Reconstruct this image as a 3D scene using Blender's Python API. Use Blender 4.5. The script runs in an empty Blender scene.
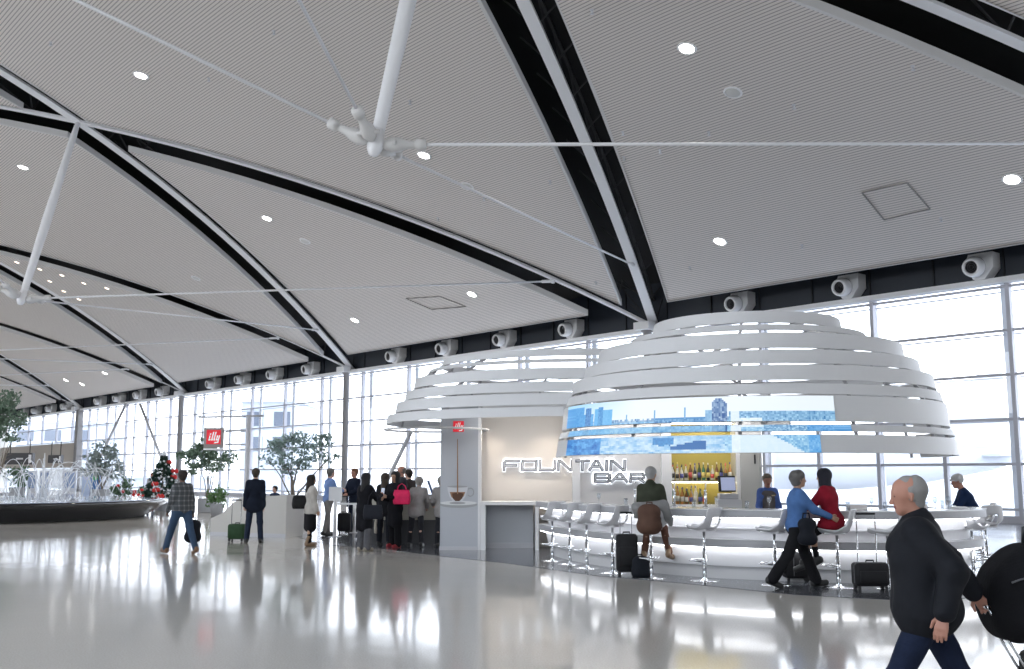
import bpy, bmesh, math, random
import numpy as np
from mathutils import Vector, Matrix, Euler
random.seed(7)
rng = np.random.default_rng(7)
SC = bpy.context.scene
COL = SC.collection
PI = math.pi

# ------------------------------------------------------------------ camera, sky, exposure
CAM_H = 1.62
PITCH = math.radians(7.78)
FPX = 1024.0
YAW = math.radians(40.83)          # the long window wall runs 40.83 degrees to the left of the view
cd = bpy.data.cameras.new('camera'); cam = bpy.data.objects.new('camera', cd); COL.objects.link(cam)
cam.location = (0, 0, CAM_H); cam.rotation_euler = (PI/2 + PITCH, 0, 0)
cd.sensor_width = 36; cd.lens = 36.0*FPX/1024; cd.clip_start = .05; cd.clip_end = 800
SC.camera = cam
SC.view_settings.view_transform = 'Standard'; SC.view_settings.look = 'None'
SC.view_settings.gamma = 1; SC.view_settings.use_curve_mapping = False
SC.view_settings.exposure = 0.0
W = bpy.data.worlds.new('sky'); SC.world = W; W.use_nodes = True
wn = W.node_tree; wn.nodes.clear()
wo = wn.nodes.new('ShaderNodeOutputWorld'); wb = wn.nodes.new('ShaderNodeBackground')
tc = wn.nodes.new('ShaderNodeTexCoord'); sx = wn.nodes.new('ShaderNodeSeparateXYZ'); cr = wn.nodes.new('ShaderNodeValToRGB')
wn.links.new(tc.outputs['Generated'], sx.inputs[0]); wn.links.new(sx.outputs['Z'], cr.inputs[0])
cr.color_ramp.elements[0].position = 0.0; cr.color_ramp.elements[0].color = (.93, .96, 1, 1)
cr.color_ramp.elements[1].position = .8; cr.color_ramp.elements[1].color = (.74, .86, 1, 1)
wn.links.new(cr.outputs[0], wb.inputs['Color']); wb.inputs['Strength'].default_value = 4.6
wn.links.new(wb.outputs[0], wo.inputs['Surface'])
try:
    W.cycles.sampling_method = 'AUTOMATIC'
    SC.cycles.max_bounces = 8; SC.cycles.diffuse_bounces = 4; SC.cycles.transparent_max_bounces = 16
    SC.cycles.sample_clamp_indirect = 6; SC.cycles.caustics_reflective = False; SC.cycles.caustics_refractive = False
except Exception: pass

# ------------------------------------------------------------------ pixel helpers (authoring coordinates: 1024x669)
def ray(px, py):
    cx = (px-512)/FPX; cz = -(py-334.5)/FPX
    return Vector((cx, math.cos(PITCH)-cz*math.sin(PITCH), math.sin(PITCH)+cz*math.cos(PITCH)))
def G(px, py, z=0.0):                 # point at height z seen at a pixel
    r = ray(px, py); t = (z-CAM_H)/r.z
    return Vector((r.x*t, r.y*t, z))
def AT(px, py, Y):                    # point at ground distance Y seen at a pixel
    r = ray(px, py); t = Y/r.y
    return Vector((r.x*t, Y, CAM_H+r.z*t))
def ppm(Y): return FPX/Y
SA, CA = math.sin(YAW), math.cos(YAW)
def SD(s, d, z): return Vector((-SA*s+CA*d, CA*s+SA*d, z))     # along the wall, towards the wall, up

# ------------------------------------------------------------------ materials
MATS = {}
def mat(name, col, rough=.5, metal=0, emit=None, es=0, spec=.5, coat=0, alpha=None, bump=None, noise=None, trans=0):
    if name in MATS: return MATS[name]
    m = bpy.data.materials.new(name); m.use_nodes = True; nt = m.node_tree; b = nt.nodes['Principled BSDF']
    b.inputs['Base Color'].default_value = (*col, 1); b.inputs['Roughness'].default_value = rough
    b.inputs['Metallic'].default_value = metal; b.inputs['Specular IOR Level'].default_value = spec
    b.inputs['Coat Weight'].default_value = coat
    if trans: b.inputs['Transmission Weight'].default_value = trans
    if emit: b.inputs['Emission Color'].default_value = (*emit, 1); b.inputs['Emission Strength'].default_value = es
    t = nt.nodes.new('ShaderNodeTexCoord')
    if noise:
        sc, amt = noise
        n = nt.nodes.new('ShaderNodeTexNoise'); n.inputs['Scale'].default_value = sc; n.inputs['Detail'].default_value = 4
        nt.links.new(t.outputs['Object'], n.inputs['Vector'])
        r = nt.nodes.new('ShaderNodeValToRGB'); r.color_ramp.elements[0].position = .3; r.color_ramp.elements[1].position = .7
        r.color_ramp.elements[0].color = (*[c*(1-amt) for c in col], 1)
        r.color_ramp.elements[1].color = (*[min(1, c*(1+amt)) for c in col], 1)
        nt.links.new(n.outputs['Fac'], r.inputs[0]); nt.links.new(r.outputs[0], b.inputs['Base Color'])
    if bump:
        sc, st = bump
        n = nt.nodes.new('ShaderNodeTexNoise'); n.inputs['Scale'].default_value = sc; n.inputs['Detail'].default_value = 3
        nt.links.new(t.outputs['Object'], n.inputs['Vector'])
        bp = nt.nodes.new('ShaderNodeBump'); bp.inputs['Strength'].default_value = st; bp.inputs['Distance'].default_value = .02
        nt.links.new(n.outputs['Fac'], bp.inputs['Height']); nt.links.new(bp.outputs[0], b.inputs['Normal'])
    MATS[name] = m; return m
def stripes_mat(name, c1, c2, period, duty, coord='UV', axis=1, rough=.5):
    m = bpy.data.materials.new(name); m.use_nodes = True; nt = m.node_tree; b = nt.nodes['Principled BSDF']
    b.inputs['Roughness'].default_value = rough
    t = nt.nodes.new('ShaderNodeTexCoord'); s = nt.nodes.new('ShaderNodeSeparateXYZ'); nt.links.new(t.outputs[coord], s.inputs[0])
    mu = nt.nodes.new('ShaderNodeMath'); mu.operation = 'MULTIPLY'; mu.inputs[1].default_value = 1/period; nt.links.new(s.outputs[axis], mu.inputs[0])
    fr = nt.nodes.new('ShaderNodeMath'); fr.operation = 'FRACT'; nt.links.new(mu.outputs[0], fr.inputs[0])
    gt = nt.nodes.new('ShaderNodeMath'); gt.operation = 'GREATER_THAN'; gt.inputs[1].default_value = duty; nt.links.new(fr.outputs[0], gt.inputs[0])
    mx = nt.nodes.new('ShaderNodeMix'); mx.data_type = 'RGBA'; nt.links.new(gt.outputs[0], mx.inputs[0])
    mx.inputs[6].default_value = (*c1, 1); mx.inputs[7].default_value = (*c2, 1)
    nt.links.new(mx.outputs[2], b.inputs['Base Color']); MATS[name] = m; return m
def glass_mat(name, tint=(1, 1, 1), refl=.06, rough=.0):
    m = bpy.data.materials.new(name); m.use_nodes = True; nt = m.node_tree; nt.nodes.clear()
    o = nt.nodes.new('ShaderNodeOutputMaterial'); mx = nt.nodes.new('ShaderNodeMixShader'); tr = nt.nodes.new('ShaderNodeBsdfTransparent')
    gl = nt.nodes.new('ShaderNodeBsdfGlossy'); gl.inputs['Roughness'].default_value = rough; tr.inputs[0].default_value = (*tint, 1)
    mx.inputs[0].default_value = refl
    nt.links.new(tr.outputs[0], mx.inputs[1]); nt.links.new(gl.outputs[0], mx.inputs[2]); nt.links.new(mx.outputs[0], o.inputs[0])
    MATS[name] = m; return m
def plaid_mat():
    m = bpy.data.materials.new('plaid_cloth'); m.use_nodes = True; nt = m.node_tree; b = nt.nodes['Principled BSDF']; b.inputs['Roughness'].default_value = .9
    t = nt.nodes.new('ShaderNodeTexCoord'); s = nt.nodes.new('ShaderNodeSeparateXYZ'); nt.links.new(t.outputs['Object'], s.inputs[0])
    outs = []
    for ax, per in ((0, .1), (2, .1)):
        mu = nt.nodes.new('ShaderNodeMath'); mu.operation = 'MULTIPLY'; mu.inputs[1].default_value = 1/per; nt.links.new(s.outputs[ax], mu.inputs[0])
        fr = nt.nodes.new('ShaderNodeMath'); fr.operation = 'FRACT'; nt.links.new(mu.outputs[0], fr.inputs[0])
        gt = nt.nodes.new('ShaderNodeMath'); gt.operation = 'GREATER_THAN'; gt.inputs[1].default_value = .7; nt.links.new(fr.outputs[0], gt.inputs[0]); outs.append(gt)
    ad = nt.nodes.new('ShaderNodeMath'); ad.operation = 'ADD'; nt.links.new(outs[0].outputs[0], ad.inputs[0]); nt.links.new(outs[1].outputs[0], ad.inputs[1])
    r = nt.nodes.new('ShaderNodeValToRGB'); r.color_ramp.interpolation = 'CONSTANT'
    r.color_ramp.elements[0].color = (.055, .06, .065, 1); r.color_ramp.elements[1].position = .4; r.color_ramp.elements[1].color = (.1, .105, .11, 1)
    e = r.color_ramp.elements.new(.9); e.color = (.2, .2, .21, 1)
    dv = nt.nodes.new('ShaderNodeMath'); dv.operation = 'MULTIPLY'; dv.inputs[1].default_value = .5; nt.links.new(ad.outputs[0], dv.inputs[0])
    nt.links.new(dv.outputs[0], r.inputs[0]); nt.links.new(r.outputs[0], b.inputs['Base Color']); MATS['plaid_cloth'] = m; return m

# ------------------------------------------------------------------ object helpers
def setp(o, label=None, cat=None, group=None, kind=None):
    if label: o['label'] = label
    if cat: o['category'] = cat
    if group: o['group'] = group
    if kind: o['kind'] = kind
    return o
def empty(name, loc, label=None, cat=None, group=None, rz=0, kind=None):
    o = bpy.data.objects.new(name, None); o.empty_display_size = .1; COL.objects.link(o)
    o.location = loc; o.rotation_euler = (0, 0, rz)
    return setp(o, label, cat, group, kind)
def link_mesh(name, me, m, parent=None, smooth=False, loc=None, rot=None):
    o = bpy.data.objects.new(name, me); COL.objects.link(o)
    for x in (m if isinstance(m, (list, tuple)) else [m]): me.materials.append(x)
    if parent is not None: o.parent = parent
    if smooth: me.polygons.foreach_set('use_smooth', [True]*len(me.polygons))
    if loc is not None: o.location = loc
    if rot is not None: o.rotation_euler = rot
    return o
class MB:
    """collects vertices and faces for ONE mesh object"""
    def __init__(s): s.v = []; s.f = []
    def add(s, vs, fs):
        n = len(s.v); s.v += [tuple(v) for v in vs]; s.f += [tuple(i+n for i in f) for f in fs]; return s
    def box(s, c, size, rz=0, M=None, taper=1):
        x, y, z = [k/2 for k in size]; vs = []
        for dz in (-1, 1):
            k = taper if dz > 0 else 1
            for dx, dy in ((-1, -1), (1, -1), (1, 1), (-1, 1)):
                p = Vector((dx*x*k, dy*y*k, dz*z))
                p = (M @ p) if M else p
                p = Matrix.Rotation(rz, 3, 'Z') @ p
                vs.append(p+Vector(c))
        return s.add(vs, [(3, 2, 1, 0), (4, 5, 6, 7), (0, 1, 5, 4), (1, 2, 6, 5), (2, 3, 7, 6), (3, 0, 4, 7)])
    def rbox(s, c, size, r=.02, rz=0, seg=3):    # rounded box: rounded in plan and eased top / bottom
        x, y, z = [k/2 for k in size]; r = min(r, x*.99, y*.99, z*.99)
        def ringpts(inset):
            pts = []
            for cx, cy, a0 in ((x-r, y-r, 0), (-(x-r), y-r, PI/2), (-(x-r), -(y-r), PI), (x-r, -(y-r), 1.5*PI)):
                for k in range(seg+1):
                    a = a0+PI/2*k/seg; q = max(r-inset, 0.0005); pts.append((cx+q*math.cos(a), cy+q*math.sin(a)))
            return pts
        lay = [(-z, r*.8), (-z+r*.25, r*.3), (-z+r*.8, 0), (z-r*.8, 0), (z-r*.25, r*.3), (z, r*.8)]
        vs = []; n = 4*(seg+1)
        for zz, ins in lay:
            for px, py in ringpts(ins):
                p = Matrix.Rotation(rz, 3, 'Z') @ Vector((px, py, zz)); vs.append(p+Vector(c))
        fs = [tuple(range(n-1, -1, -1)), tuple(range((len(lay)-1)*n, len(lay)*n))]
        for L in range(len(lay)-1):
            for k in range(n): fs.append((L*n+k, L*n+(k+1) % n, (L+1)*n+(k+1) % n, (L+1)*n+k))
        return s.add(vs, fs)
    def tube(s, pts, r, n=8, cap=True, closed=False):
        pts = [Vector(p) for p in pts]; m = len(pts); vs = []; fs = []
        rs = r if isinstance(r, (list, tuple)) else [r]*m
        up = None
        for i, p in enumerate(pts):
            a = pts[(i-1) % m] if (closed or i > 0) else p; b = pts[(i+1) % m] if (closed or i < m-1) else p
            t = (b-a).normalized()
            if up is None:
                up = t.orthogonal().normalized()
            else:
                up = (up - t*up.dot(t)); up = up.normalized() if up.length > 1e-6 else t.orthogonal().normalized()
            w = t.cross(up)
            for k in range(n):
                an = 2*PI*k/n; vs.append(p+(up*math.cos(an)+w*math.sin(an))*rs[i])
        for i in range(m if closed else m-1):
            j = (i+1) % m
            for k in range(n): fs.append((i*n+k, i*n+(k+1) % n, j*n+(k+1) % n, j*n+k))
        if cap and not closed:
            fs.append(tuple(range(n-1, -1, -1))); fs.append(tuple(range((m-1)*n, m*n)))
        return s.add(vs, fs)
    def lathe(s, prof, c=(0, 0, 0), n=16, M=None):
        vs = []; fs = []; c = Vector(c); m = len(prof)
        for r, z in prof:
            for k in range(n):
                a = 2*PI*k/n; p = Vector((r*math.cos(a), r*math.sin(a), z)); p = (M @ p) if M else p; vs.append(p+c)
        for i in range(m-1):
            for k in range(n): fs.append((i*n+k, i*n+(k+1) % n, (i+1)*n+(k+1) % n, (i+1)*n+k))
        if prof[0][0] > 1e-4: fs.append(tuple(range(n-1, -1, -1)))
        if prof[-1][0] > 1e-4: fs.append(tuple(range((m-1)*n, m*n)))
        return s.add(vs, fs)
    def prism(s, poly, z0, z1):      # plan polygon (CCW) extruded
        n = len(poly); vs = [(x, y, z0) for x, y in poly]+[(x, y, z1) for x, y in poly]
        fs = [tuple(range(n-1, -1, -1)), tuple(range(n, 2*n))]+[(i, (i+1) % n, n+(i+1) % n, n+i) for i in range(n)]
        return s.add(vs, fs)
    def plate(s, pts, nrm, th):      # flat 3-D polygon with thickness along nrm
        nrm = Vector(nrm).normalized()*th; n = len(pts); a = [Vector(p) for p in pts]
        vs = a+[p+nrm for p in a]
        return s.add(vs, [tuple(range(n-1, -1, -1)), tuple(range(n, 2*n))]+[(i, (i+1) % n, n+(i+1) % n, n+i) for i in range(n)])
    def mesh(s, name):
        me = bpy.data.meshes.new(name); me.from_pydata([tuple(v) for v in s.v], [], s.f); me.validate(); me.update()
        bm = bmesh.new(); bm.from_mesh(me); bmesh.ops.recalc_face_normals(bm, faces=bm.faces); bm.to_mesh(me); bm.free()
        return me
    def build(s, name, m, parent=None, smooth=False, local=True, loc=None, rot=None):
        """local=False: vertices are in world space and are moved to the parent's frame"""
        me = s.mesh(name)
        if not local and parent is not None:
            bpy.context.view_layer.update()
            me.transform(parent.matrix_world.inverted())
        return link_mesh(name, me, m, parent, smooth, loc, rot)
def recentre(o):
    """move a top-level mesh's origin to the base of its geometry"""
    me = o.data; n = len(me.vertices); a = np.empty(n*3); me.vertices.foreach_get('co', a); a = a.reshape(-1, 3)
    c = Vector(((a[:, 0].min()+a[:, 0].max())/2, (a[:, 1].min()+a[:, 1].max())/2, a[:, 2].min()))
    me.transform(Matrix.Translation(-c)); o.location = c; return o
def copy_tree(o, parent=None):
    c = o.copy(); COL.objects.link(c)
    if parent is not None: c.parent = parent
    for ch in list(o.children): copy_tree(ch, c)
    return c
def ordinal(i): return ['first', 'second', 'third', 'fourth', 'fifth', 'sixth', 'seventh', 'eighth', 'ninth', 'tenth', 'eleventh', 'twelfth', 'thirteenth', 'fourteenth', 'fifteenth', 'sixteenth', 'seventeenth', 'eighteenth', 'nineteenth', 'twentieth'][i]

# common materials
white = mat('white_paint', (.78, .78, .79), .45)
white_g = mat('white_gloss', (.8, .8, .81), .18, coat=.4)
steelw = mat('white_steel', (.8, .8, .82), .4)
chrome = mat('chrome', (.75, .76, .78), .12, 1)
dark = mat('plenum_black', (.012, .012, .014), .8)
black = mat('black_plastic', (.012, .012, .014), .4)
navy = mat('fascia_dark_blue', (.014, .02, .032), .55)
grey_al = mat('mullion_grey', (.5, .5, .55), .45)  # grey raised to include the glare of the windows
lightgrey = mat('light_grey_metal', (.55, .55, .58), .4)
led = mat('led_strip', (1, 1, 1), .5, emit=(.95, .97, 1), es=9)
downl = mat('downlight_lens', (1, 1, 1), .5, emit=(1, .98, .94), es=14)
warml = mat('warm_lens', (1, 1, 1), .5, emit=(1, .72, .5), es=5)
glass = glass_mat('window_glass', (.97, .98, 1), .05)
clear = glass_mat('clear_glass', (.8, .84, .88), .25, .02)
ceilm = stripes_mat('ceiling_slats', (.68, .63, .595), (.3, .28, .265), .115, .7)
print('base ok')

# ================================================================== STRUCTURE
D, HW, L, S0 = 35.2, 8.22, 25.67, 30.76
DN, ZN, ZC = 13.38, 16.37, .95
DL, ZL = 11.62, 8.61
def zprof(d):
    t = (D-d)/(D-DN); return HW+(ZN-HW)*t+ZC*4*t*(1-t)
# floor -------------------------------------------------------------
def floor_mat():
    m = bpy.data.materials.new('terrazzo'); m.use_nodes = True; nt = m.node_tree; b = nt.nodes['Principled BSDF']
    t = nt.nodes.new('ShaderNodeTexCoord')
    v = nt.nodes.new('ShaderNodeTexNoise'); v.inputs['Scale'].default_value = 60; v.inputs['Detail'].default_value = 6
    nt.links.new(t.outputs['Object'], v.inputs['Vector'])
    r = nt.nodes.new('ShaderNodeValToRGB'); r.color_ramp.elements[0].position = .35; r.color_ramp.elements[1].position = .65
    r.color_ramp.elements[0].color = (.53, .50, .465, 1); r.color_ramp.elements[1].color = (.63, .605, .565, 1)
    nt.links.new(v.outputs['Fac'], r.inputs[0]); nt.links.new(r.outputs[0], b.inputs['Base Color'])
    n = nt.nodes.new('ShaderNodeTexNoise'); n.inputs['Scale'].default_value = .9; n.inputs['Detail'].default_value = 3
    nt.links.new(t.outputs['Object'], n.inputs['Vector'])
    bp = nt.nodes.new('ShaderNodeBump'); bp.inputs['Strength'].default_value = .05; bp.inputs['Distance'].default_value = .05
    nt.links.new(n.outputs['Fac'], bp.inputs['Height']); nt.links.new(bp.outputs[0], b.inputs['Normal'])
    n2 = nt.nodes.new('ShaderNodeTexNoise'); n2.inputs['Scale'].default_value = .5; nt.links.new(t.outputs['Object'], n2.inputs['Vector'])
    mr = nt.nodes.new('ShaderNodeMapRange'); mr.inputs[3].default_value = .06; mr.inputs[4].default_value = .13
    nt.links.new(n2.outputs['Fac'], mr.inputs[0]); nt.links.new(mr.outputs[0], b.inputs['Roughness'])
    b.inputs['Specular IOR Level'].default_value = .4
    return m
pts = [SD(-25, -14, 0), SD(-25, D+.3, 0), SD(135, D+.3, 0), SD(135, -14, 0)]
fl = MB().add([(p.x, p.y, z) for z in (-.3, 0) for p in pts], [(0, 1, 2, 3), (7, 6, 5, 4), (0, 4, 5, 1), (1, 5, 6, 2), (2, 6, 7, 3), (3, 7, 4, 0)]).build('floor', floor_mat())
setp(fl, 'pale beige polished terrazzo floor', None, None, 'structure')
# dark terrazzo around the bar and the coffee counter
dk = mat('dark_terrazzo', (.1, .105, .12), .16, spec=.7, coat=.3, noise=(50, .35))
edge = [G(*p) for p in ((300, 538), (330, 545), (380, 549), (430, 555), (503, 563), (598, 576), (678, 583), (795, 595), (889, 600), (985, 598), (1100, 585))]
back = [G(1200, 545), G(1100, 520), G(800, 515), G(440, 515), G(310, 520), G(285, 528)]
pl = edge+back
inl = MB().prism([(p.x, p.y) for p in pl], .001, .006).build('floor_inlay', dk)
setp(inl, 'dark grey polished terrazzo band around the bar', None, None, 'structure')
# ceiling panels -----------------------------------------------------
PZ = -.3             # panels sit above the beam soffits
def clip_poly(poly, n, c):            # keep points with n.p >= c
    out = []
    for i in range(len(poly)):
        a, b = poly[i], poly[(i+1) % len(poly)]; fa = a[0]*n[0]+a[1]*n[1]-c; fb = b[0]*n[0]+b[1]*n[1]-c
        if fa >= 0: out.append(a)
        if (fa >= 0) != (fb >= 0):
            t = fa/(fa-fb); out.append((a[0]+(b[0]-a[0])*t, a[1]+(b[1]-a[1])*t))
    return out
def offset_convex(poly, offs):
    ar = sum(poly[i][0]*poly[(i+1) % len(poly)][1]-poly[(i+1) % len(poly)][0]*poly[i][1] for i in range(len(poly)))
    if ar < 0: poly = poly[::-1]; offs = offs[::-1][1:]+offs[::-1][:1]
    out = [(-200, -200), (300, -200), (300, 200), (-200, 200)]
    for i, p in enumerate(poly):
        q = poly[(i+1) % len(poly)]; dx, dy = q[0]-p[0], q[1]-p[1]; l = math.hypot(dx, dy); n = (-dy/l, dx/l)
        out = clip_poly(out, n, n[0]*p[0]+n[1]*p[1]+offs[i])
    return out
def strip_cells(poly, step=1.5):
    """slice a convex (s,d) polygon along d into strips, so the panel follows the vault; returns rows of (d, smin, smax)"""
    dmin = min(p[1] for p in poly); dmax = max(p[1] for p in poly)
    ds = sorted(set([round(dmin, 4), round(dmax, 4)]+[round(p[1], 4) for p in poly]+[round(dmin+(dmax-dmin)*k/int((dmax-dmin)/step+1), 4) for k in range(int((dmax-dmin)/step+2))]))
    rows = []
    for d in ds:
        d = min(max(d, dmin+1e-6), dmax-1e-6); xs = []
        for i in range(len(poly)):
            a, b = poly[i], poly[(i+1) % len(poly)]
            if (a[1]-d)*(b[1]-d) <= 0 and abs(a[1]-b[1]) > 1e-9: xs.append(a[0]+(b[0]-a[0])*(d-a[1])/(b[1]-a[1]))
        if xs: rows.append((d, min(xs), max(xs)))
    return rows
edge_m = mat('ceiling_edge_trim', (.62, .61, .6), .45)
def panel(poly, label):
    rows = strip_cells(poly); TH = .22
    me = bpy.data.meshes.new('ceiling'); vs = []; fs = []; uv = []; arc = 0; pd = None; pz = None
    for d, a, b in rows:
        z = zprof(d)+PZ
        if pd is not None: arc += math.hypot(d-pd, z-pz)
        pd, pz = d, z
        vs += [SD(a, d, z), SD(b, d, z)]; uv += [(a, arc), (b, arc)]
    n = len(rows)
    for i in range(n-1): fs.append((2*i, 2*i+1, 2*i+3, 2*i+2))
    vs = [tuple(v) for v in vs]
    top = [(v[0], v[1], v[2]+TH) for v in vs]; m = len(vs)
    for i in range(n-1): fs.append((m+2*i, m+2*i+2, m+2*i+3, m+2*i+1))
    me.from_pydata(vs+top, [], fs); lay = me.uv_layers.new(name='UVMap'); uv = uv+uv
    for lp in me.loops: lay.data[lp.index].uv = uv[lp.vertex_index]
    o = link_mesh('ceiling', me, [ceilm]); setp(o, label, None, None, 'structure')
    # pale edge trim all round
    rim = [v for v in (vs[1::2])]+[v for v in reversed(vs[0::2])]
    t = MB(); k = len(rim); cen = Vector((sum(v[0] for v in rim)/k, sum(v[1] for v in rim)/k, 0))
    inn = []
    for i in range(k):
        p = Vector(rim[i]); a = Vector(rim[i-1]); b = Vector(rim[(i+1) % k])
        q = (cen-Vector((p.x, p.y, 0))).normalized()*.12; inn.append(p+q)
    V = [Vector(v)-Vector((0, 0, .02)) for v in rim]+[Vector(v)+Vector((0, 0, TH+.03)) for v in rim]+[v-Vector((0, 0, .02)) for v in inn]
    F = []
    for i in range(k):
        j = (i+1) % k; F += [(i, j, k+j, k+i), (2*k+i, 2*k+j, j, i)]
    t.add(V, F); t.build('edge_trim', edge_m, o)
    return o
GAP = 1.1
def Ppt(i): return (S0+i*L, D)
def Npt(i): return (S0+(i-.5)*L, DN)        # node between P(i-1) and P(i)
for i in range(-2, 4):
    # triangle on the wall between P(i) and P(i+1)
    tri = [Ppt(i), Ppt(i+1), Npt(i+1)]
    panel(offset_convex(tri, [1.9, GAP, GAP]), 'slatted grey ceiling panel, triangle rising from the window wall')
for i in range(-1, 5):
    q = [Ppt(i), Npt(i), (S0+i*L, 2*DN-D), Npt(i+1)]
    panel(offset_convex(q, [GAP]*4), 'slatted grey ceiling panel, large diamond between the roof beams')
for i in range(0, 3):                        # far half, towards the other side of the hall
    tri = [(S0+i*L, 2*DN-D), (S0+(i+1)*L, 2*DN-D), Npt(i+1)]
    panel(offset_convex(tri, [1.3, GAP, GAP]), 'slatted grey ceiling panel on the inner side of the ridge')
# black deck above
rows = [D+.6, D-3, D-8, D-13, D-18, DN, DN-5, DN-10, DN-16, DN-22]
mb = MB(); vs = []
for d in rows: vs += [SD(-26, d, zprof(d)+2.1), SD(136, d, zprof(d)+2.1)]
mb.add(vs+[v+Vector((0, 0, .1)) for v in vs], [(2*i, 2*i+1, 2*i+3, 2*i+2) for i in range(len(rows)-1)]+[(len(vs)+2*i, len(vs)+2*i+2, len(vs)+2*i+3, len(vs)+2*i+1) for i in range(len(rows)-1)])
setp(mb.build('ceiling_deck', dark), 'black roof deck above the ceiling panels', None, None, 'structure')
# beams ---------------------------------------------------------------
def beam_path(A, B, n=14, dz=0):
    out = []
    for k in range(n+1):
        t = k/n; s = A[0]+(B[0]-A[0])*t; d = A[1]+(B[1]-A[1])*t; out.append(SD(s, d, zprof(d)+dz))
    return out
def beam(A, B, label, w=.4, h=.1):
    c = beam_path(A, B); t = (Vector((c[-1].x, c[-1].y, 0))-Vector((c[0].x, c[0].y, 0))).normalized(); sd = Vector((-t.y, t.x, 0))*w/2
    vs = []; n = len(c)
    for p in c: vs += [p-sd, p+sd, p+sd+Vector((0, 0, h)), p-sd+Vector((0, 0, h))]
    fs = []
    for i in range(n-1):
        for k in range(4): fs.append((4*i+k, 4*i+(k+1) % 4, 4*i+4+(k+1) % 4, 4*i+4+k))
    fs += [(3, 2, 1, 0), (4*n-4, 4*n-3, 4*n-2, 4*n-1)]
    o = MB().add(vs, fs).build('roof_beam', steelw); setp(o, label, None, None, 'structure')
    # dark lattice in the slot above the soffit
    q = MB(); up = Vector((0, 0, 1.2))
    for i in range(n-1):
        a, b = c[i]+Vector((0, 0, h)), c[i+1]+Vector((0, 0, h))
        q.tube([a, b+up], .04, 4); q.tube([a, a+up*.9+sd.normalized()*1.1], .035, 4); q.tube([a, a+up*.9-sd.normalized()*1.1], .035, 4)
    q.tube([p+up+Vector((0, 0, h)) for p in c], .07, 4)
    q.build('lattice', mat('lattice_dark', (.03, .03, .033), .7), o)
for i in range(-1, 5):
    m = lambda p: (p[0], 2*DN-p[1])
    if i < 4:
        beam(Ppt(i), Npt(i+1), 'white arched roof beam')
    beam(Ppt(i), Npt(i), 'white arched roof beam')
    if i < 4: beam(Npt(i+1), (S0+i*L, 2*DN-D), 'white arched roof beam')
    beam(Npt(i), (S0+i*L, 2*DN-D), 'white arched roof beam')
# masts with four stays each ------------------------------------------
castm = mat('casting_pale', (.66, .65, .64), .5)
mast_names = {0: 'white roof mast hanging low at the top centre with four stays', 1: 'white roof mast and four stays at the left edge', -1: 'white roof mast with stays beyond the right edge',
              2: 'white roof mast with stays, second beyond the left edge', 3: 'farthest white roof mast with stays beyond the left edge'}
for i in range(0, 4):
    s, d = Npt(i); top = SD(s, d, ZN); bot = SD(s, DL, ZL)
    r = empty('roof_mast', bot, mast_names[i], 'roof mast', 'roof masts under the ridge')
    ax = (top-bot).normalized()
    MB().tube([bot, bot+ax*.4, bot+ax*3.5, top-ax*.6, top], [.1, .14, .19, .13, .09], 14).build('mast', steelw, r, True, local=False)
    MB().lathe([(.0, -.26), (.1, -.24), (.16, -.12), (.18, .0), (.17, .14), (.13, .4)], bot, 12, ax.to_track_quat('Z', 'Y').to_matrix()).build('node_casting', steelw, r, True, local=False)
    TF = .19
    for (P, mir) in ((Ppt(i), 0), (Ppt(i-1), 0), (Ppt(i), 1), (Ppt(i-1), 1)):
        Pm = (P[0], 2*DN-P[1]) if mir else P
        s2 = Pm[0]+(s-Pm[0])*TF; d2 = Pm[1]+(d-Pm[1])*TF; e = SD(s2, d2, zprof(d2)-.1)
        v = (e-bot).normalized(); a = bot+v*.25
        MB().tube([bot+v*.75, e], .04, 6).build('stay_cable', steelw, r, True, local=False)
        q = v.to_track_quat('Z', 'Y').to_matrix()
        MB().lathe([(.05, -.1), (.12, -.02), (.17, .1), (.16, .26), (.1, .42), (.085, .56), (.085, .62), (.13, .64), (.13, .82), (.1, .84), (.05, .86)], a, 10, q).build('clevis', castm, r, True, local=False)
        sdv = v.cross(Vector((0, 0, 1))).normalized()
        MB().tube([a+v*.14-sdv*.24, a+v*.14+sdv*.24], .055, 8).build('pin', castm, r, True, local=False)
        MB().lathe([(.04, -.5), (.07, -.45), (.07, -.05), (.11, 0), (.11, .12)], e, 8, q).build('end_fitting', steelw, r, True, local=False)
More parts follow.
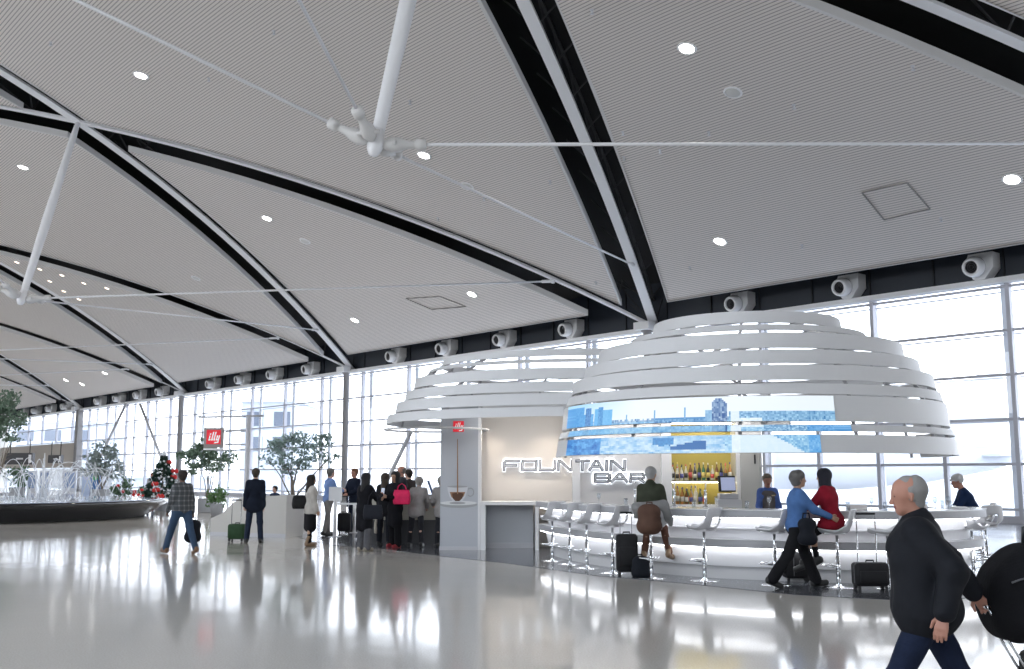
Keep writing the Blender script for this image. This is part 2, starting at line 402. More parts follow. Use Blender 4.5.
# window wall ---------------------------------------------------------
PANE = 1.5; ZT = HW-.26
zr = [ZT-1.5*k for k in range(6)]       # 7.96 ... 0.46
MS = [14.9+5.02*k for k in range(-6, 25)]
outer = mat('outer_fin_white', (.8, .82, .85), .4)
for k in range(len(MS)-1):
    a, b = MS[k], MS[k+1]
    if b < -3 or a > 128: continue
    low = a > 107
    w = MB()
    yaw = math.atan2(CA, -SA)
    def bx(s0, s1, z0, z1, d, th):
        w.box(SD((s0+s1)/2, d, (z0+z1)/2), (s1-s0, th, z1-z0), yaw)
    bx(a-.07, a+.07, 4.9 if low else 0, HW, D-.06, .22)
    for z in zr:
        if low and z < 4.8: continue
        bx(a, b, z-.045, z+.045, D-.05, .12)
    if not low:
        for z in (0.05,): bx(a, b, z-.05, z+.2, D-.05, .2)
        if a < 24: bx((a+b)/2-.07, (a+b)/2+.07, 0, zr[3], D-.05, .2)
    fo = w.build('window_%d' % (k+1), grey_al); setp(fo, 'grey aluminium framed window bay', None, None, 'structure')
    g = MB(); z0 = 4.9 if low else .1
    g.box(SD((a+b)/2, D-.02, (z0+HW)/2), (b-a, .012, HW-z0), yaw); g.build('glass_pane', glass, fo)
    if not low:                                      # pale structural fins outside the glass
        f = MB(); f.box(SD(a+.5, D+.9, HW/2), (.3, .12, HW), yaw)
        for z in zr[:-1]: f.box(SD((a+b)/2, D+.9, z-.02), (b-a, .05, .05), yaw)
        f.build('outer_fin', outer, fo)
# columns at the beam feet
colm = mat('column_grey', (.27, .26, .26), .5)
for i in range(0, 4):
    s = Ppt(i)[0]
    c = MB().lathe([(.2, 0), (.2, HW-.2), (.3, HW-.15), (.3, HW+.1)], SD(s+.1, D-.4, 0), 18).build('wall_column', colm, None, True)
    setp(recentre(c), 'round grey column in front of the window wall', None, None, 'structure')
    o = MB().box(SD(s, D-.7, HW+.05), (.9, .5, .35), math.atan2(CA, -SA)).build('trim_foot', white); setp(o, 'white bearing block where two roof beams meet', None, None, 'structure')
# fascia, soffit trim
def wallbox(name, s0, s1, d, th, z0, z1, m, label, kind='structure'):
    o = MB().box(SD((s0+s1)/2, d, (z0+z1)/2), (s1-s0, th, z1-z0), math.atan2(CA, -SA)).build(name, m); setp(o, label, None, None, kind); return o
fa = wallbox('wall_fascia', -26, 136, D+.15, .3, HW, HW+2.4, navy, 'dark blue fascia above the windows')
q = MB(); s = -5
while s < 130:
    q.box(SD(s, D-.03, HW+1.0), (.05, .06, 1.9), math.atan2(CA, -SA)); s += 2.5
q.build('joint', mat('fascia_joint', (.006, .008, .012), .6), fa)
wallbox('trim_window_head', -26, 136, D-.2, .5, HW-.16, HW+.02, white, 'white window head trim')
# far stretch: solid beige wall below the high windows
beige = mat('beige_wall', (.42, .38, .34), .7)
wallbox('wall_far', 107.5, 136, D, .3, 2.3, 4.85, beige, 'beige wall of the far gates under high windows')
wallbox('wall_far_base', 107.5, 136, D+3.5, .3, 0, 2.3, mat('far_shop_pale', (.6, .62, .66), .6), 'pale shopfront wall under the beige band')
wallbox('wall_far_end', 107.2, 107.6, D-.3, .5, 0, HW, colm, 'pier at the end of the tall windows')

# the other sides of the hall
wb_ = mat('hall_wall_pale', (.62, .61, .6), .7)
wallbox('wall_back', -26, 136, -14.2, .3, 0, 6.5, wb_, 'pale wall of the hall behind the camera')
wallbox('wall_back_upper', -26, 136, -14.2, .3, 11.5, 19.5, wb_, 'pale wall above the clerestory behind the camera')
for nm, s_ in (('wall_right', -26), ('wall_left', 136)):
    p = SD(s_, (D-14)/2, 9.5)
    o = MB().box(p, (.3, D+15, 19), math.atan2(CA, -SA)).build(nm, wb_); setp(o, 'pale end wall of the hall', None, None, 'structure')
# ================================================================== OUTSIDE
og = MB().box(SD(50, D+150, -.5), (500, 299, .2), math.atan2(CA, -SA)).build('ground_apron', mat('apron_concrete', (.6, .6, .61), .8, noise=(.4, .08)))
setp(og, 'pale concrete apron outside the windows', None, None, 'structure')
def far_building(px, py_top, Y, w, label, nx):
    base = AT(px, 474, Y); zt = AT(px, py_top, Y).z
    r = empty('terminal_building', (base.x, base.y, -.4), label, 'building')
    MB().box((0, 0, (zt+.4)/2), (w, 14, zt+.4)).build('wall', mat('pale_cladding', (.5, .53, .58), .7), r)
    MB().box((0, 0, zt+.55), (w+.6, 14.6, .3)).build('roof', mat('pale_roof', (.6, .62, .66), .7), r)
    for k in range(nx):
        x = -w/2+w*(k+.5)/nx
        for z in (zt-1.6, zt-4.6):
            if z > .5: MB().box((x, -7.02, z), (w/nx*.6, .08, 1.7)).build('window', mat('blue_grey_glazing', (.14, .16, .2), .2), r)
far_building(280, 406, 130, 6.5, 'pale terminal building seen through the windows above the coffee counter', 2)
far_building(60, 478, 150, 40, 'low pale service building far outside behind the fountain', 9)
far_building(30, 425, 170, 26, 'pale concourse building outside the far left windows', 6)
# aircraft tail seen through the right hand windows
r = empty('parked_aircraft', AT(965, 474, 75)*1.0, 'pale tail of a parked aircraft outside the right windows', 'aircraft'); r.location.z = -.4
airw = mat('aircraft_paint', (.46, .47, .5), .4)
MB().plate([(-3.2, 0, 3.6), (3.4, 0, 3.6), (3.2, 0, 9.6), (1.6, 0, 9.6)], (0, 1, 0), .35).build('tail_fin', airw, r)
MB().tube([(-14, 0, 2.6), (-9, 0, 2.6), (-3, 0, 2.8), (2, 0, 3.1), (5, 0, 3.5)], [1.7, 1.7, 1.4, .8, .2], 20).build('fuselage', airw, r, True)
MB().plate([(1, -3.4, 3.3), (3.2, -3.4, 3.3), (3.0, 3.4, 3.3), (.8, 3.4, 3.3)], (0, 0, 1), .15).build('tailplane', airw, r)

# ================================================================== CEILING FITTINGS
def on_ceiling(px, py):
    r = ray(px, py); lo = None
    for k in range(1, 4000):
        t = k*.03; p = Vector((0, 0, CAM_H))+r*t; d = CA*p.x+SA*p.y
        if p.z > zprof(d)+PZ: return p, d
    return p, d
def ceil_frame(p, d):
    e = .2; sl = (zprof(d+e)-zprof(d-e))/(2*e)
    n = Vector((CA*-sl, SA*-sl, 1)).normalized()
    return n.to_track_quat('Z', 'Y')
lamps = [((141, 75), 'upper left ceiling disc light above the mast node'), ((23, 167), 'ceiling disc light at the far left edge under the beams'), ((267, 218), 'ceiling disc light between the two left arched beams'),
         ((355, 320), 'ceiling disc light nearest the tall column'), ((472, 294), 'ceiling disc light above the left canopy'), ((424, 155), 'ceiling disc light just behind the central mast'),
         ((687, 48), 'largest ceiling disc light, top right of the wide slot'), ((720, 241), 'ceiling disc light above the round canopy'), ((1012, 179), 'ceiling disc light at the right edge')]
far_l = [((66, 380), 'ceiling disc light far left over the fountain'), ((82, 384), 'small ceiling disc light far left beside another'), ((105, 373), 'small far ceiling disc light left of the air nozzles')]
def disc_light(px, py, label, R=.26, lens=None, cat='ceiling light', grp='disc lights in the slatted ceiling', light=True):
    p, d = on_ceiling(px, py); q = ceil_frame(p, d)
    r = empty('ceiling_light', p, label, cat, grp); r.rotation_mode = 'QUATERNION'; r.rotation_quaternion = q
    MB().lathe([(R*.86, -.0), (R*.86, -.035), (R, -.045), (R+.03, -.02), (R+.03, .03)], (0, 0, 0), 24).build('trim_ring', white, r, True)
    MB().lathe([(0, -.03), (R*.8, -.03), (R*.86, -.01)], (0, 0, 0), 24).build('lens', lens or downl, r, True)
    if light:
        ld = bpy.data.lights.new('lamp', 'SPOT'); ld.energy = 900; ld.spot_size = 1.9; ld.spot_blend = .8; ld.color = (1, .94, .86); ld.shadow_soft_size = .25
        lo = bpy.data.objects.new('lamp', ld); COL.objects.link(lo); lo.parent = r; lo.location = (0, 0, -.12)
    return r
for (xy, lb) in lamps: disc_light(*xy, lb)
for (xy, lb) in far_l: disc_light(*xy, lb)
off = mat('unlit_downlight_lens', (.6, .6, .58), .6)  # grey lens for downlights that are switched off
for xy, lb in (((733, 92), 'unlit round downlight right of the wide slot'), ((305, 241), 'unlit round downlight above the left panels'), ((467, 186), 'unlit small round downlight beside the long stay'), ((196, 278), 'unlit round downlight near the left arched beam')):
    o = disc_light(*xy, lb, lens=off, cat='unlit downlight', grp='unlit downlights in the ceiling', light=False); o.name = 'unlit_downlight'
for k, xy in enumerate(((17, 262), (40, 269), (62, 275), (84, 283), (107, 288), (50, 281), (64, 291), (79, 299))):
    disc_light(*xy, 'small warm ceiling spot in the cluster behind the left mast, %s of eight' % ordinal(k), R=.16, lens=warml, grp='warm spots clustered over the far left', light=False)
sprk = [(592, 10), (623, 132), (709, 132), (624, 157), (794, 105), (913, 66), (802, 245), (941, 218), (550, 181), (274, 31), (209, 78), (51, 42), (438, 218), (596, 282), (660, 150), (690, 267), (410, 101), (484, 198)]
for k, xy in enumerate(sprk):
    p, d = on_ceiling(*xy); r = empty('sprinkler_head', p, 'small sprinkler head on the slatted ceiling, one of the scattered dots', 'sprinkler', 'sprinkler heads dotted over the ceiling')
    MB().lathe([(.07, .02), (.07, -.01), (.03, -.02), (.03, -.1), (.06, -.11), (.06, -.12), (0, -.125)], (0, 0, 0), 10).build('sprinkler_body', lightgrey, r, True)
# access hatches cut in the slats
for c4, lb in ((((862, 192), (907, 182), (930, 208), (884, 219)), 'access hatch outline in the right ceiling panel'), (((406, 298), (432, 309), (466, 306), (440, 296)), 'access hatch outline in the ceiling above the left canopy')):
    h = MB(); P = [on_ceiling(*c)[0]-Vector((0, 0, .03)) for c in c4]
    for i in range(4): h.tube([P[i], P[(i+1) % 4]], .025, 4)
    o = h.build('ceiling_hatch', mat('hatch_line', (.25, .24, .23), .7)); setp(recentre(o), lb, 'hatch')
# jet nozzles along the fascia ------------------------------------------
noz = []
for k in range(-1, 23):
    s = 15.6+5.04*k
    if any(abs(s-(S0+i*L)) < 1.6 for i in range(-1, 5)): continue
    noz.append(s)
def make_nozzle():
    r = empty('air_nozzle', (0, 0, 0))
    # local frame: -Y points into the hall
    T = Matrix.Rotation(math.radians(100), 3, 'X')     # lathe z -> -Y tilted down a little
    prof = [(.30, -.30), (.43, -.16), (.46, .08), (.40, .34), (.35, .40), (.29, .40), (.27, .30), (.265, .2), (0, .2)]
    MB().lathe(prof, (0, -.75, -.05), 22, T).build('nozzle_drum', white_g, r, True)
    MB().lathe([(0, .26), (.1, .28), (.27, .29)], (0, -.75, -.05), 22, T).build('grille', black, r, True)
    g = MB()
    for q in (.09, .17, .24): 
        g.tube([Vector((0, -.75, -.05))+T @ Vector((q*math.cos(a*PI/8), q*math.sin(a*PI/8), .31)) for a in range(16)], .012, 4, closed=True)
    g.build('grille_rings', mat('grille_grey', (.1, .1, .11), .4), r)
    h = MB(); pl = [(-.5, .1), (-.18, -.56), (.3, -.6), (.7, -.12), (.7, .55), (-.35, .55)]
    vs = [(x, -.55, z) for x, z in pl]+[(x*1.05, .08, z) for x, z in pl]; n = 6
    h.add(vs, [tuple(range(n)), tuple(range(2*n-1, n-1, -1))]+[(i, n+i, n+(i+1) % n, (i+1) % n) for i in range(n)])
    h.build('housing', white, r)
    return r
n0 = make_nozzle()
for i, s in enumerate(noz):
    o = n0 if i == 0 else copy_tree(n0)
    o.location = SD(s+.1, D-.1, HW+.48); o.scale = (.8, .8, .8); o.rotation_euler = (0, 0, -(PI/2-YAW)+0.0)
    lb = 'white jet air nozzle on the dark fascia, beyond the right edge' if i == 0 else 'white jet air nozzle on the dark fascia, %s from the right edge of the photo' % (ordinal(i-1) if i < 21 else 'last')
    setp(o, lb, 'air nozzle', 'jet air nozzles along the dark fascia')
# slanted V props near the far windows
for (x0, y0, x1, y1, lb) in ((126, 404, 100, 458, 'slanted grey prop left of the V behind the pale tree'), (140, 404, 163, 462, 'slanted grey prop meeting the top of the christmas tree')):
    a = AT(x0, y0, 80); b = AT(x1, y1, 76)
    v = (b-a); b2 = a+v*((a.z)/(a.z-b.z))
    o = MB().tube([a, b2], .1, 10).build('slanted_prop', lightgrey, None, True); setp(recentre(o), lb, 'prop')
# ================================================================== BAR
def ring_band(cx, cy, a, b, z0, z1, th=.05, lean=.04, n=96, a0=0, a1=2*PI):
    closed = abs(a1-a0-2*PI) < 1e-6; m = n if closed else n+1; vs = []; fs = []
    for k in range(m):
        t = a0+(a1-a0)*k/n; c, s = math.cos(t), math.sin(t)
        vs += [(cx+a*c, cy+b*s, z0), (cx+(a-lean)*c, cy+(b-lean)*s, z1), (cx+(a-lean-th)*c, cy+(b-lean-th)*s, z1), (cx+(a-th)*c, cy+(b-th)*s, z0)]
    for k in range(m if closed else m-1):
        j = (k+1) % m
        for q in range(4): fs.append((4*k+q, 4*j+q, 4*j+(q+1) % 4, 4*k+(q+1) % 4))
    if not closed: fs += [(0, 1, 2, 3), (4*m-1, 4*m-2, 4*m-3, 4*m-4)]
    return vs, fs
bandm = mat('canopy_white', (.66, .66, .67), .42)
C1 = (4.25, 18.48)
big = [(1.69, 310.5, 322.5), (2.11, 324, 330), (2.7, 332.5, 348), (2.95, 349.5, 363.3), (3.17, 364.8, 380), (3.27, 383.5, 394), (3.35, 395.5, 421.5), (3.41, 424.5, 431.5), (3.46, 434.5, 453)]
def dome_r(z):
    if z > prof1[0][3]: return 0
    for q in prof1[::-1]:
        if z < q[3]: return q[0]-.06
    return 0
def canopy(name, label, C, bands, ratio, pxf, grp):
    r = empty(name, (C[0], C[1], 0), label, 'canopy')
    prof = []
    for (a, yt, yb) in bands:
        b = a*ratio; dx = (pxf-512)/1024*(C[1]-b)-C[0]; Yf = C[1]-b*math.sqrt(max(0, 1-(dx/a)**2))
        z1, z0 = AT(pxf, yt, Yf).z, AT(pxf, yb, Yf).z
        if ratio == 1 and a > 3.3: v, f = ring_band(0, 0, a, b, z0, z1, n=110, a0=PI-.2, a1=2*PI+.2)
        elif ratio < 1:
            ok = [k for k in range(720) if math.hypot(C[0]+a*math.cos(k*PI/360)-C1[0], C[1]+b*math.sin(k*PI/360)-C1[1]) > dome_r((z0+z1)/2)]
            if len(ok) == 720: ok = ok[:-1]
            st_ = max(k for k in ok if (k+1) % 720 not in ok); en_ = min(k for k in ok if (k-1) % 720 not in ok)
            v, f = ring_band(0, 0, a, b, z0, z1, n=130, a0=en_*PI/360, a1=(st_ if st_ > en_ else st_+720)*PI/360)
        else: v, f = ring_band(0, 0, a, b, z0, z1, n=144)
        MB().add(v, f).build('band', bandm, r)
        prof.append((a, b, z0, z1))
    for k in range(12):
        t = 2*PI*(k+.5)/12; c, s = math.cos(t), math.sin(t); P = []
        if ratio < 1 and math.hypot(C[0]+4*c-C1[0], C[1]+3.2*s-C1[1]) < 4.3: continue
        if ratio == 1 and s > .3: continue
        for (a, b, z0, z1) in prof[::-1]: P += [(c*(a-.09), s*(b-.09), z0), (c*(a-.13), s*(b-.13), z1)]
        MB().tube(P, .028, 6).build('rib', mat('rib_grey', (.4, .4, .42), .4), r)
    return r, prof
cn, prof1 = canopy('bar_canopy', 'large round banded white dome over the bar carrying the video screen', C1, big, 1.0, 754, '')
for k in range(3):
    t = PI/2+(k-1)*.5
    MB().tube([(0, 3.6, prof1[0][2]+.05), (1.6*math.cos(t), 1.6*math.sin(t), prof1[0][2]+.05)], .04, 6).build('spoke', lightgrey, cn)
lefts = [(3.12, 351, 358), (3.4, 360.5, 364), (3.7, 369, 380), (3.89, 382.5, 392.5), (4.08, 394, 405.5), (4.27, 407.5, 417)]
C2 = (1.6, 21.9)
cn2, prof2 = canopy('coffee_canopy', 'low wide banded white canopy left of the round dome', C2, lefts, .8, 499, '')
# video screens wrapped on the dome -------------------------------------------------
_nz = np.random.default_rng(21).uniform(size=(64, 64))
def vn(x, y):
    i, j = math.floor(x), math.floor(y); f, g = x-i, y-j; f = f*f*(3-2*f); g = g*g*(3-2*g); q = lambda a, b: _nz[a % 64, b % 64]
    return (q(i, j)*(1-f)+q(i+1, j)*f)*(1-g)+(q(i, j+1)*(1-f)+q(i+1, j+1)*f)*g
def fbm(x, y): return vn(x, y)*.5+vn(x*2.1+7, y*2.1)*.3+vn(x*4.3, y*4.3+3)*.2
def mixc(a, b, t): t = min(1, max(0, t)); return [a[i]+(b[i]-a[i])*t for i in range(3)]
def paint(u, v):
    """u 0..1 left to right, v 0..1 top to bottom, of the city picture shown on the screens"""
    x = 568+u*267; y = 395+v*61
    deep, mid, lite, wht = (.04, .2, .48), (.2, .5, .8), (.6, .82, .96), (.9, .96, 1)
    c = mixc((.55, .8, .96), wht, (x-590)/70); c = mixc(c, wht, (y-395)/18*.6)
    n1 = fbm(x*.35, y*.5); n2 = fbm(x*.9+5, y*1.1+9); blk = vn(math.floor(x/3.1)*1.7, math.floor(y/2.2)*2.3)
    hor = 413.5+2.2*fbm(x*.25, 1) if x > 748 else 416.5+2*vn(math.floor(x/2.5)*1.3, 4)
    if y > hor: c = mixc(deep if y < 421 else mid, lite, n2*1.1+(.25 if y > 425 else 0)-.05); c = mixc(c, wht if blk > .6 else deep, .35*abs(blk-.5)*2)
    if x > 748 and 412 < y < 424: c = mixc((.12, .34, .6), lite, n2*1.3-.15)
    for a, b, t, cc, per in ((566, 586, 399, (.1, .42, .78), 2.4), (586, 604, 408, (.12, .46, .8), 1.7), (589, 600, 401, (.03, .24, .58), 2.0), (605, 612, 403, (.2, .55, .85), 1.5), (612, 618.5, 400, (.07, .36, .7), 1.3), (619, 632, 404, (.22, .56, .86), 1.8)):
        if a <= x <= b and y > t: c = mixc(cc, (.45, .76, .96), .45*(vn(math.floor(x/per)*1.9, math.floor(y/1.6)*1.3)))
    if 679 < x < 733 and y > 416 and y < 436: c = mixc((.1, .3, .58), (.42, .66, .86), vn(math.floor(x/1.5)*2.1, math.floor(y/2)*1.7)) if y > 418.5 else (.16, .42, .7)
    for a, t in ((680, 408), (709.5, 407), (650, 411)):
        if abs(x-a) < .8 and t < y < 418: c = (.3, .55, .8)
    if 733 < x < 746.5 and y > 398+max(0, abs(x-739.5)-3.2)*1.6 and y < 436:
        c = mixc((.06, .2, .46), (.6, .72, .85), vn(math.floor(x/1.4)*2.7, math.floor(y/2.6)*1.9)**1.5)
    if 728 < x < 734 and 409 < y < 436: c = mixc((.2, .4, .65), lite, n2)
    if x < 745 and y > 425:
        c = mixc(c, mixc(mid, lite, n1*1.3), .6)
        if y > 436: c = mixc(mixc(mid, wht, fbm(x*.16, y*.4)*1.5-.2), c, .35)
        if x < 622 and y > 437: c = mixc((.02, .26, .64), (.3, .64, .93), fbm(x*.2+3, y*.35)*1.6-.35)
        if 681 < x < 701 and 438 < y < 446+vn(x, 3)*2: c = mixc((.12, .32, .62), mid, n2)
        if 698 < x < 729 and 449-(x-698)*.28 < y < 452 and y > 442: c = (.1, .28, .56)
    if 750 < x < 757+max(0, (y-415))*.05: c = mixc(c, wht, .85)
    if 757 < x < 776 and 419 < y < 429: c = mixc(lite, wht, n2*1.5)
    if x > 776 and 420 < y < 434: c = mixc((.1, .32, .6), (.65, .84, .96), n2*1.4-.15)
    if y > 436 and 758 < x < 782+(y-436)*1.4: c = mixc((.74, .87, .96), wht, n1*.5)
    elif y > 436 and x >= 782: c = mixc((.16, .44, .74), (.65, .86, .97), n2*1.5-.2)
    if x > 813 and y > 422: c = mixc(c, (.12, .45, .85), .45)
    return c
def screen_piece(parent, a, z0, z1, px0, px1, bi):
    """curved LED skin on the outside of a dome band between two picture columns"""
    def ang(px):
        k = (px-512)/1024.0; best = None
        # intersection of the sight line x=k*y with the circle, near side
        A = 1+k*k; B = -2*(k*C1[0]+C1[1]); Cc = C1[0]**2+C1[1]**2-a*a; disc = B*B-4*A*Cc
        if disc < 0: return PI if px < 700 else 0
        y = (-B-math.sqrt(disc))/(2*A); x = k*y; return math.atan2(y-C1[1], x-C1[0]) % (2*PI)
    t0, t1 = ang(px0), ang(px1); n = max(40, int((t1-t0)*a/.025)); m = max(6, int((z1-z0)/.025))
    vs = []; cols = []
    for j in range(m+1):
        for i in range(n+1):
            t = t0+(t1-t0)*i/n; lean = .04*j/m; vs.append(((a+.03-lean)*math.cos(t), (a+.03-lean)*math.sin(t), z0+(z1-z0)*j/m))
    off_ = len(vs)
    vs += [(v[0]*(1-.026/a), v[1]*(1-.026/a), v[2]) for v in vs]
    fs = [(j*(n+1)+i, j*(n+1)+i+1, (j+1)*(n+1)+i+1, (j+1)*(n+1)+i) for j in range(m) for i in range(n)]
    nf = len(fs)
    fs += [tuple(off_+k for k in f[::-1]) for f in fs[:nf]]
    rim = [i for i in range(n+1)]+[j*(n+1)+n for j in range(1, m+1)]+[m*(n+1)+i for i in range(n-1, -1, -1)]+[j*(n+1) for j in range(m-1, 0, -1)]
    fs += [(rim[(i+1) % len(rim)], rim[i], off_+rim[i], off_+rim[(i+1) % len(rim)]) for i in range(len(rim))]
    me = bpy.data.meshes.new('screen'); me.from_pydata(vs, [], fs)
    ca = me.color_attributes.new('picture', 'FLOAT_COLOR', 'CORNER')
    vals = []
    for fi, p in enumerate(me.polygons):
        if fi < nf:
            j, i = divmod(fi, n); t = t0+(t1-t0)*(i+.5)/n; X = C1[0]+a*math.cos(t); Yy = C1[1]+a*math.sin(t); z = z0+(z1-z0)*(j+.5)/m
            u = (t-T0)/(T1-T0); v = (ZT_-z)/(ZT_-ZB_)
            c = paint(min(1, max(0, u)), min(1, max(0, v)))
        else: c = (.01, .01, .012)
        for _ in p.loop_indices: vals += [c[0]**1.5, c[1]**1.5, c[2]**1.5, 1]
    ca.data.foreach_set('color', vals)
    return link_mesh('screen', me, SCRM, parent)
SCRM = bpy.data.materials.new('screen_picture'); SCRM.use_nodes = True; nt = SCRM.node_tree; b_ = nt.nodes['Principled BSDF']
at = nt.nodes.new('ShaderNodeAttribute'); at.attribute_name = 'picture'; nt.links.new(at.outputs['Color'], b_.inputs['Emission Color'])
b_.inputs['Emission Strength'].default_value = 1.0; b_.inputs['Base Color'].default_value = (.01, .01, .012, 1); b_.inputs['Roughness'].default_value = .3
vw = empty('video_wall', (C1[0], C1[1], 0), 'curved video screen strips with a blue city skyline on the white dome', 'video screen')
ZT_, ZB_ = prof1[6][3], prof1[8][2]
_k0 = (568-512)/1024
def _ang(px, a):
    k = (px-512)/1024.0; A = 1+k*k; B = -2*(k*C1[0]+C1[1]); Cc = C1[0]**2+C1[1]**2-a*a; disc = max(0, B*B-4*A*Cc)
    y = (-B-math.sqrt(disc))/(2*A); return math.atan2(y-C1[1], k*y-C1[0]) % (2*PI)
T0, T1 = _ang(568, 3.5), _ang(835, 3.5)
for (bi, p0, p1) in ((6, 568, 834), (7, 569, 850), (8, 567, 819)):
    a, b, z0, z1 = prof1[bi]; screen_piece(vw, a, z0+.005, z1-.005, p0, p1, bi)
# core walls behind the bar -----------------------------------------------------------
wallw = mat('bar_wall_white', (.66, .65, .65), .5)
pale = mat('bar_wall_warm', (.66, .63, .6), .5)
def xat(px, Y): return AT(px, 474, Y).x
def zat(py, Y, px=600): return AT(px, py, Y).z
def sbox(name, x0, x1, y0, y1, z0, z1, m, label):
    o = MB().box(((x0+x1)/2, (y0+y1)/2, (z0+z1)/2), (x1-x0, y1-y0, z1-z0)).build(name, m); setp(o, label, None, None, 'structure'); return o
YB = 22.6
sbox('wall_bar_left', xat(481, 23.4), xat(577, YB)+.05, 23.4, 23.6, 0, 2.98, pale, 'warm white wall panel left of the bar sign')
sbox('wall_bar_sign', xat(577, YB), xat(668, YB), YB, 23.6, 0, 2.98, wallw, 'white wall block carrying the bar sign')
fin = sbox('wall_bar_fin', xat(573, YB)-.02, xat(580, YB), YB-.08, YB+.02, 0, 2.98, white_g, 'glossy white vertical edge of the sign wall')
nx0, nx1 = xat(671, YB), xat(736, YB); nz0, nz1 = .95, 2.75
sbox('wall_bar_niche_jamb', xat(661, YB), nx0, YB-.12, 23.6, 0, 2.98, white_g, 'white jamb left of the bottle shelves')
sbox('wall_bar_niche_back', nx0, nx1, 23.1, 23.6, 0, 2.98, mat('olive_gold', (.42, .34, .08), .5), 'golden back of the bottle niche')
sbox('wall_bar_niche_top', nx0, nx1, YB, 23.1, nz1, 2.98, white, 'white head over the bottle niche')
sbox('wall_bar_niche_base', nx0, nx1, YB, 23.1, 0, nz0, white, 'white base under the bottle niche')
sbox('wall_bar_right', nx1, xat(762, YB), YB-.05, 23.6, 0, 2.98, white_g, 'white pier right of the bottle shelves')
sbox('wall_bar_cap', xat(484, 23), xat(762, YB), YB-.9, 23.6, 2.98, 3.1, white, 'white soffit slab over the bar walls')
dr = MB().box((xat(750.5, YB-.1), YB-.085, 1.32), (.42, .05, 2.25)).build('door_1', mat('door_grey', (.5, .5, .48), .5)); setp(dr, 'grey narrow service door beside the bottle shelves', None, None, 'structure')
MB().box((xat(755, YB-.1), YB-.125, 1.95), (.03, .03, .2)).build('door_handle', black, dr)
for px in (490, 548):
    r = empty('soffit_spot', (xat(px, 23), 22.75, 2.98), 'small warm spot under the soffit, %s the wall panel' % ('at the left end of' if px == 490 else 'towards the right end of'), 'spot light')
    MB().lathe([(.07, 0), (.07, -.03), (.05, -.03)], (0, 0, 0), 16).build('trim_ring', white, r); MB().lathe([(0, -.02), (.05, -.02)], (0, 0, 0), 16).build('lens', mat('spot_lens', (1, 1, 1), .5, emit=(1, .85, .65), es=25), r)
    ld = bpy.data.lights.new('lamp', 'SPOT'); ld.energy = 60; ld.spot_size = 1.9; ld.spot_blend = .9; ld.color = (1, .86, .7); ld.shadow_soft_size = .05
    lo = bpy.data.objects.new('lamp', ld); COL.objects.link(lo); lo.parent = r; lo.location = (0, 0, -.05); lo.rotation_euler = (.15, 0, 0)
# side counter (ledge and recess) left of the bar
r = empty('side_counter', (xat(508, 22.6), 22.9, 0), 'white ledge counter with an empty recess between the coffee pillar and the bar', 'counter')
x0, x1 = xat(481, 22.4)-r.location.x, xat(562, 22.4)-r.location.x
MB().box(((x0+x1)/2, -.04, 1.0), (x1-x0, .9, .07)).build('counter_top', white, r)
MB().box((x0+.05, -.04, .482), (.1, .88, .964)).build('side_panel', white, r)
xr = xat(537, 22.4)-r.location.x
MB().box((xr, -.04, .482), (.08, .88, .964)).build('side_panel', white, r)
MB().box(((x0+xr)/2, .2, .482), (xr-x0-.14, .06, .964)).build('back_panel', mat('recess_grey', (.5, .52, .55), .5), r)
MB().box(((x0+xr)/2, .14, .06), (xr-x0-.14, .04, .12)).build('skirting', lightgrey, r)
# coffee pillar with the printed cup ---------------------------------------------------
YC = 22.45; pw = xat(478, YC)-xat(440.5, YC); pxc = (xat(478, YC)+xat(440.5, YC))/2
pc = empty('advert_pillar', (pxc, YC+.35, 0), 'square pale grey pillar printed with a glass coffee cup and red emblem', 'pillar')
pm = mat('pillar_print_grey', (.47, .49, .53), .4)
MB().box((0, 0, 1.6), (pw, .7, 3.2)).build('shaft', pm, pc)
MB().box((pw/2+.03, 0, 1.6), (.06, .7, 3.2)).build('edge_strip', white, pc)
MB().box((0, -.005, .04), (pw+.02, .72, .08)).build('plinth', lightgrey, pc)
def pp(px, py, dy=0): p = AT(px, py, YC); return Vector((p.x-pxc, -.35-dy, p.z))
def flat(name, pts, m, dy=.004, parent=pc, th=.004):
    return MB().plate([pp(x, y, dy) for x, y in pts], (0, -1, 0), th).build(name, m, parent)
def ell(cx, cy, rx, ry, a0=0, a1=2*PI, n=28): return [(cx+rx*math.cos(a0+(a1-a0)*k/n), cy+ry*math.sin(a0+(a1-a0)*k/n)) for k in range(n+(0 if abs(a1-a0-2*PI) < 1e-6 else 1))]
cupm = mat('print_cup_grey', (.62, .63, .66), .4); coffee = mat('print_coffee', (.09, .035, .015), .5); crema = mat('print_crema', (.3, .16, .08), .5)
saucer = mat('print_saucer', (.36, .37, .38), .4); saucer2 = mat('print_saucer_light', (.68, .69, .7), .4)
flat('printed_saucer', ell(458.5, 504.5, 19, 3.4)+[], saucer, .004)
flat('printed_saucer_light', ell(458.5, 503, 18.4, 2.2), saucer2, .008)
flat('printed_saucer_ring', ell(457.5, 503, 8, 1.2), saucer, .012)
flat('printed_cup', [(447.5, 486.5)]+[(447.6, 490), (449.5, 496.5), (453, 501.5), (462, 501.5), (465.5, 496.5), (467.5, 490), (467.8, 486.5)], cupm, .012)
flat('printed_cup_rim', ell(457.6, 486.6, 10.2, 1.0), saucer, .016)
flat('printed_crema', [(449.8, 492), (451.5, 497), (454, 499), (460, 499), (463.5, 496.5), (465.3, 492)], crema, .017)
flat('printed_coffee', [(452, 493.5), (453, 498.5), (455.5, 501), (459.5, 501), (462.5, 498), (463.5, 493.5), (458, 492.3)], coffee, .02)
MB().tube([pp(*p, .01) for p in ell(470.5, 492, 3.4, 4.1, -PI*.75, PI*.75, 14)], .012, 5).build('printed_cup_handle', saucer, pc)
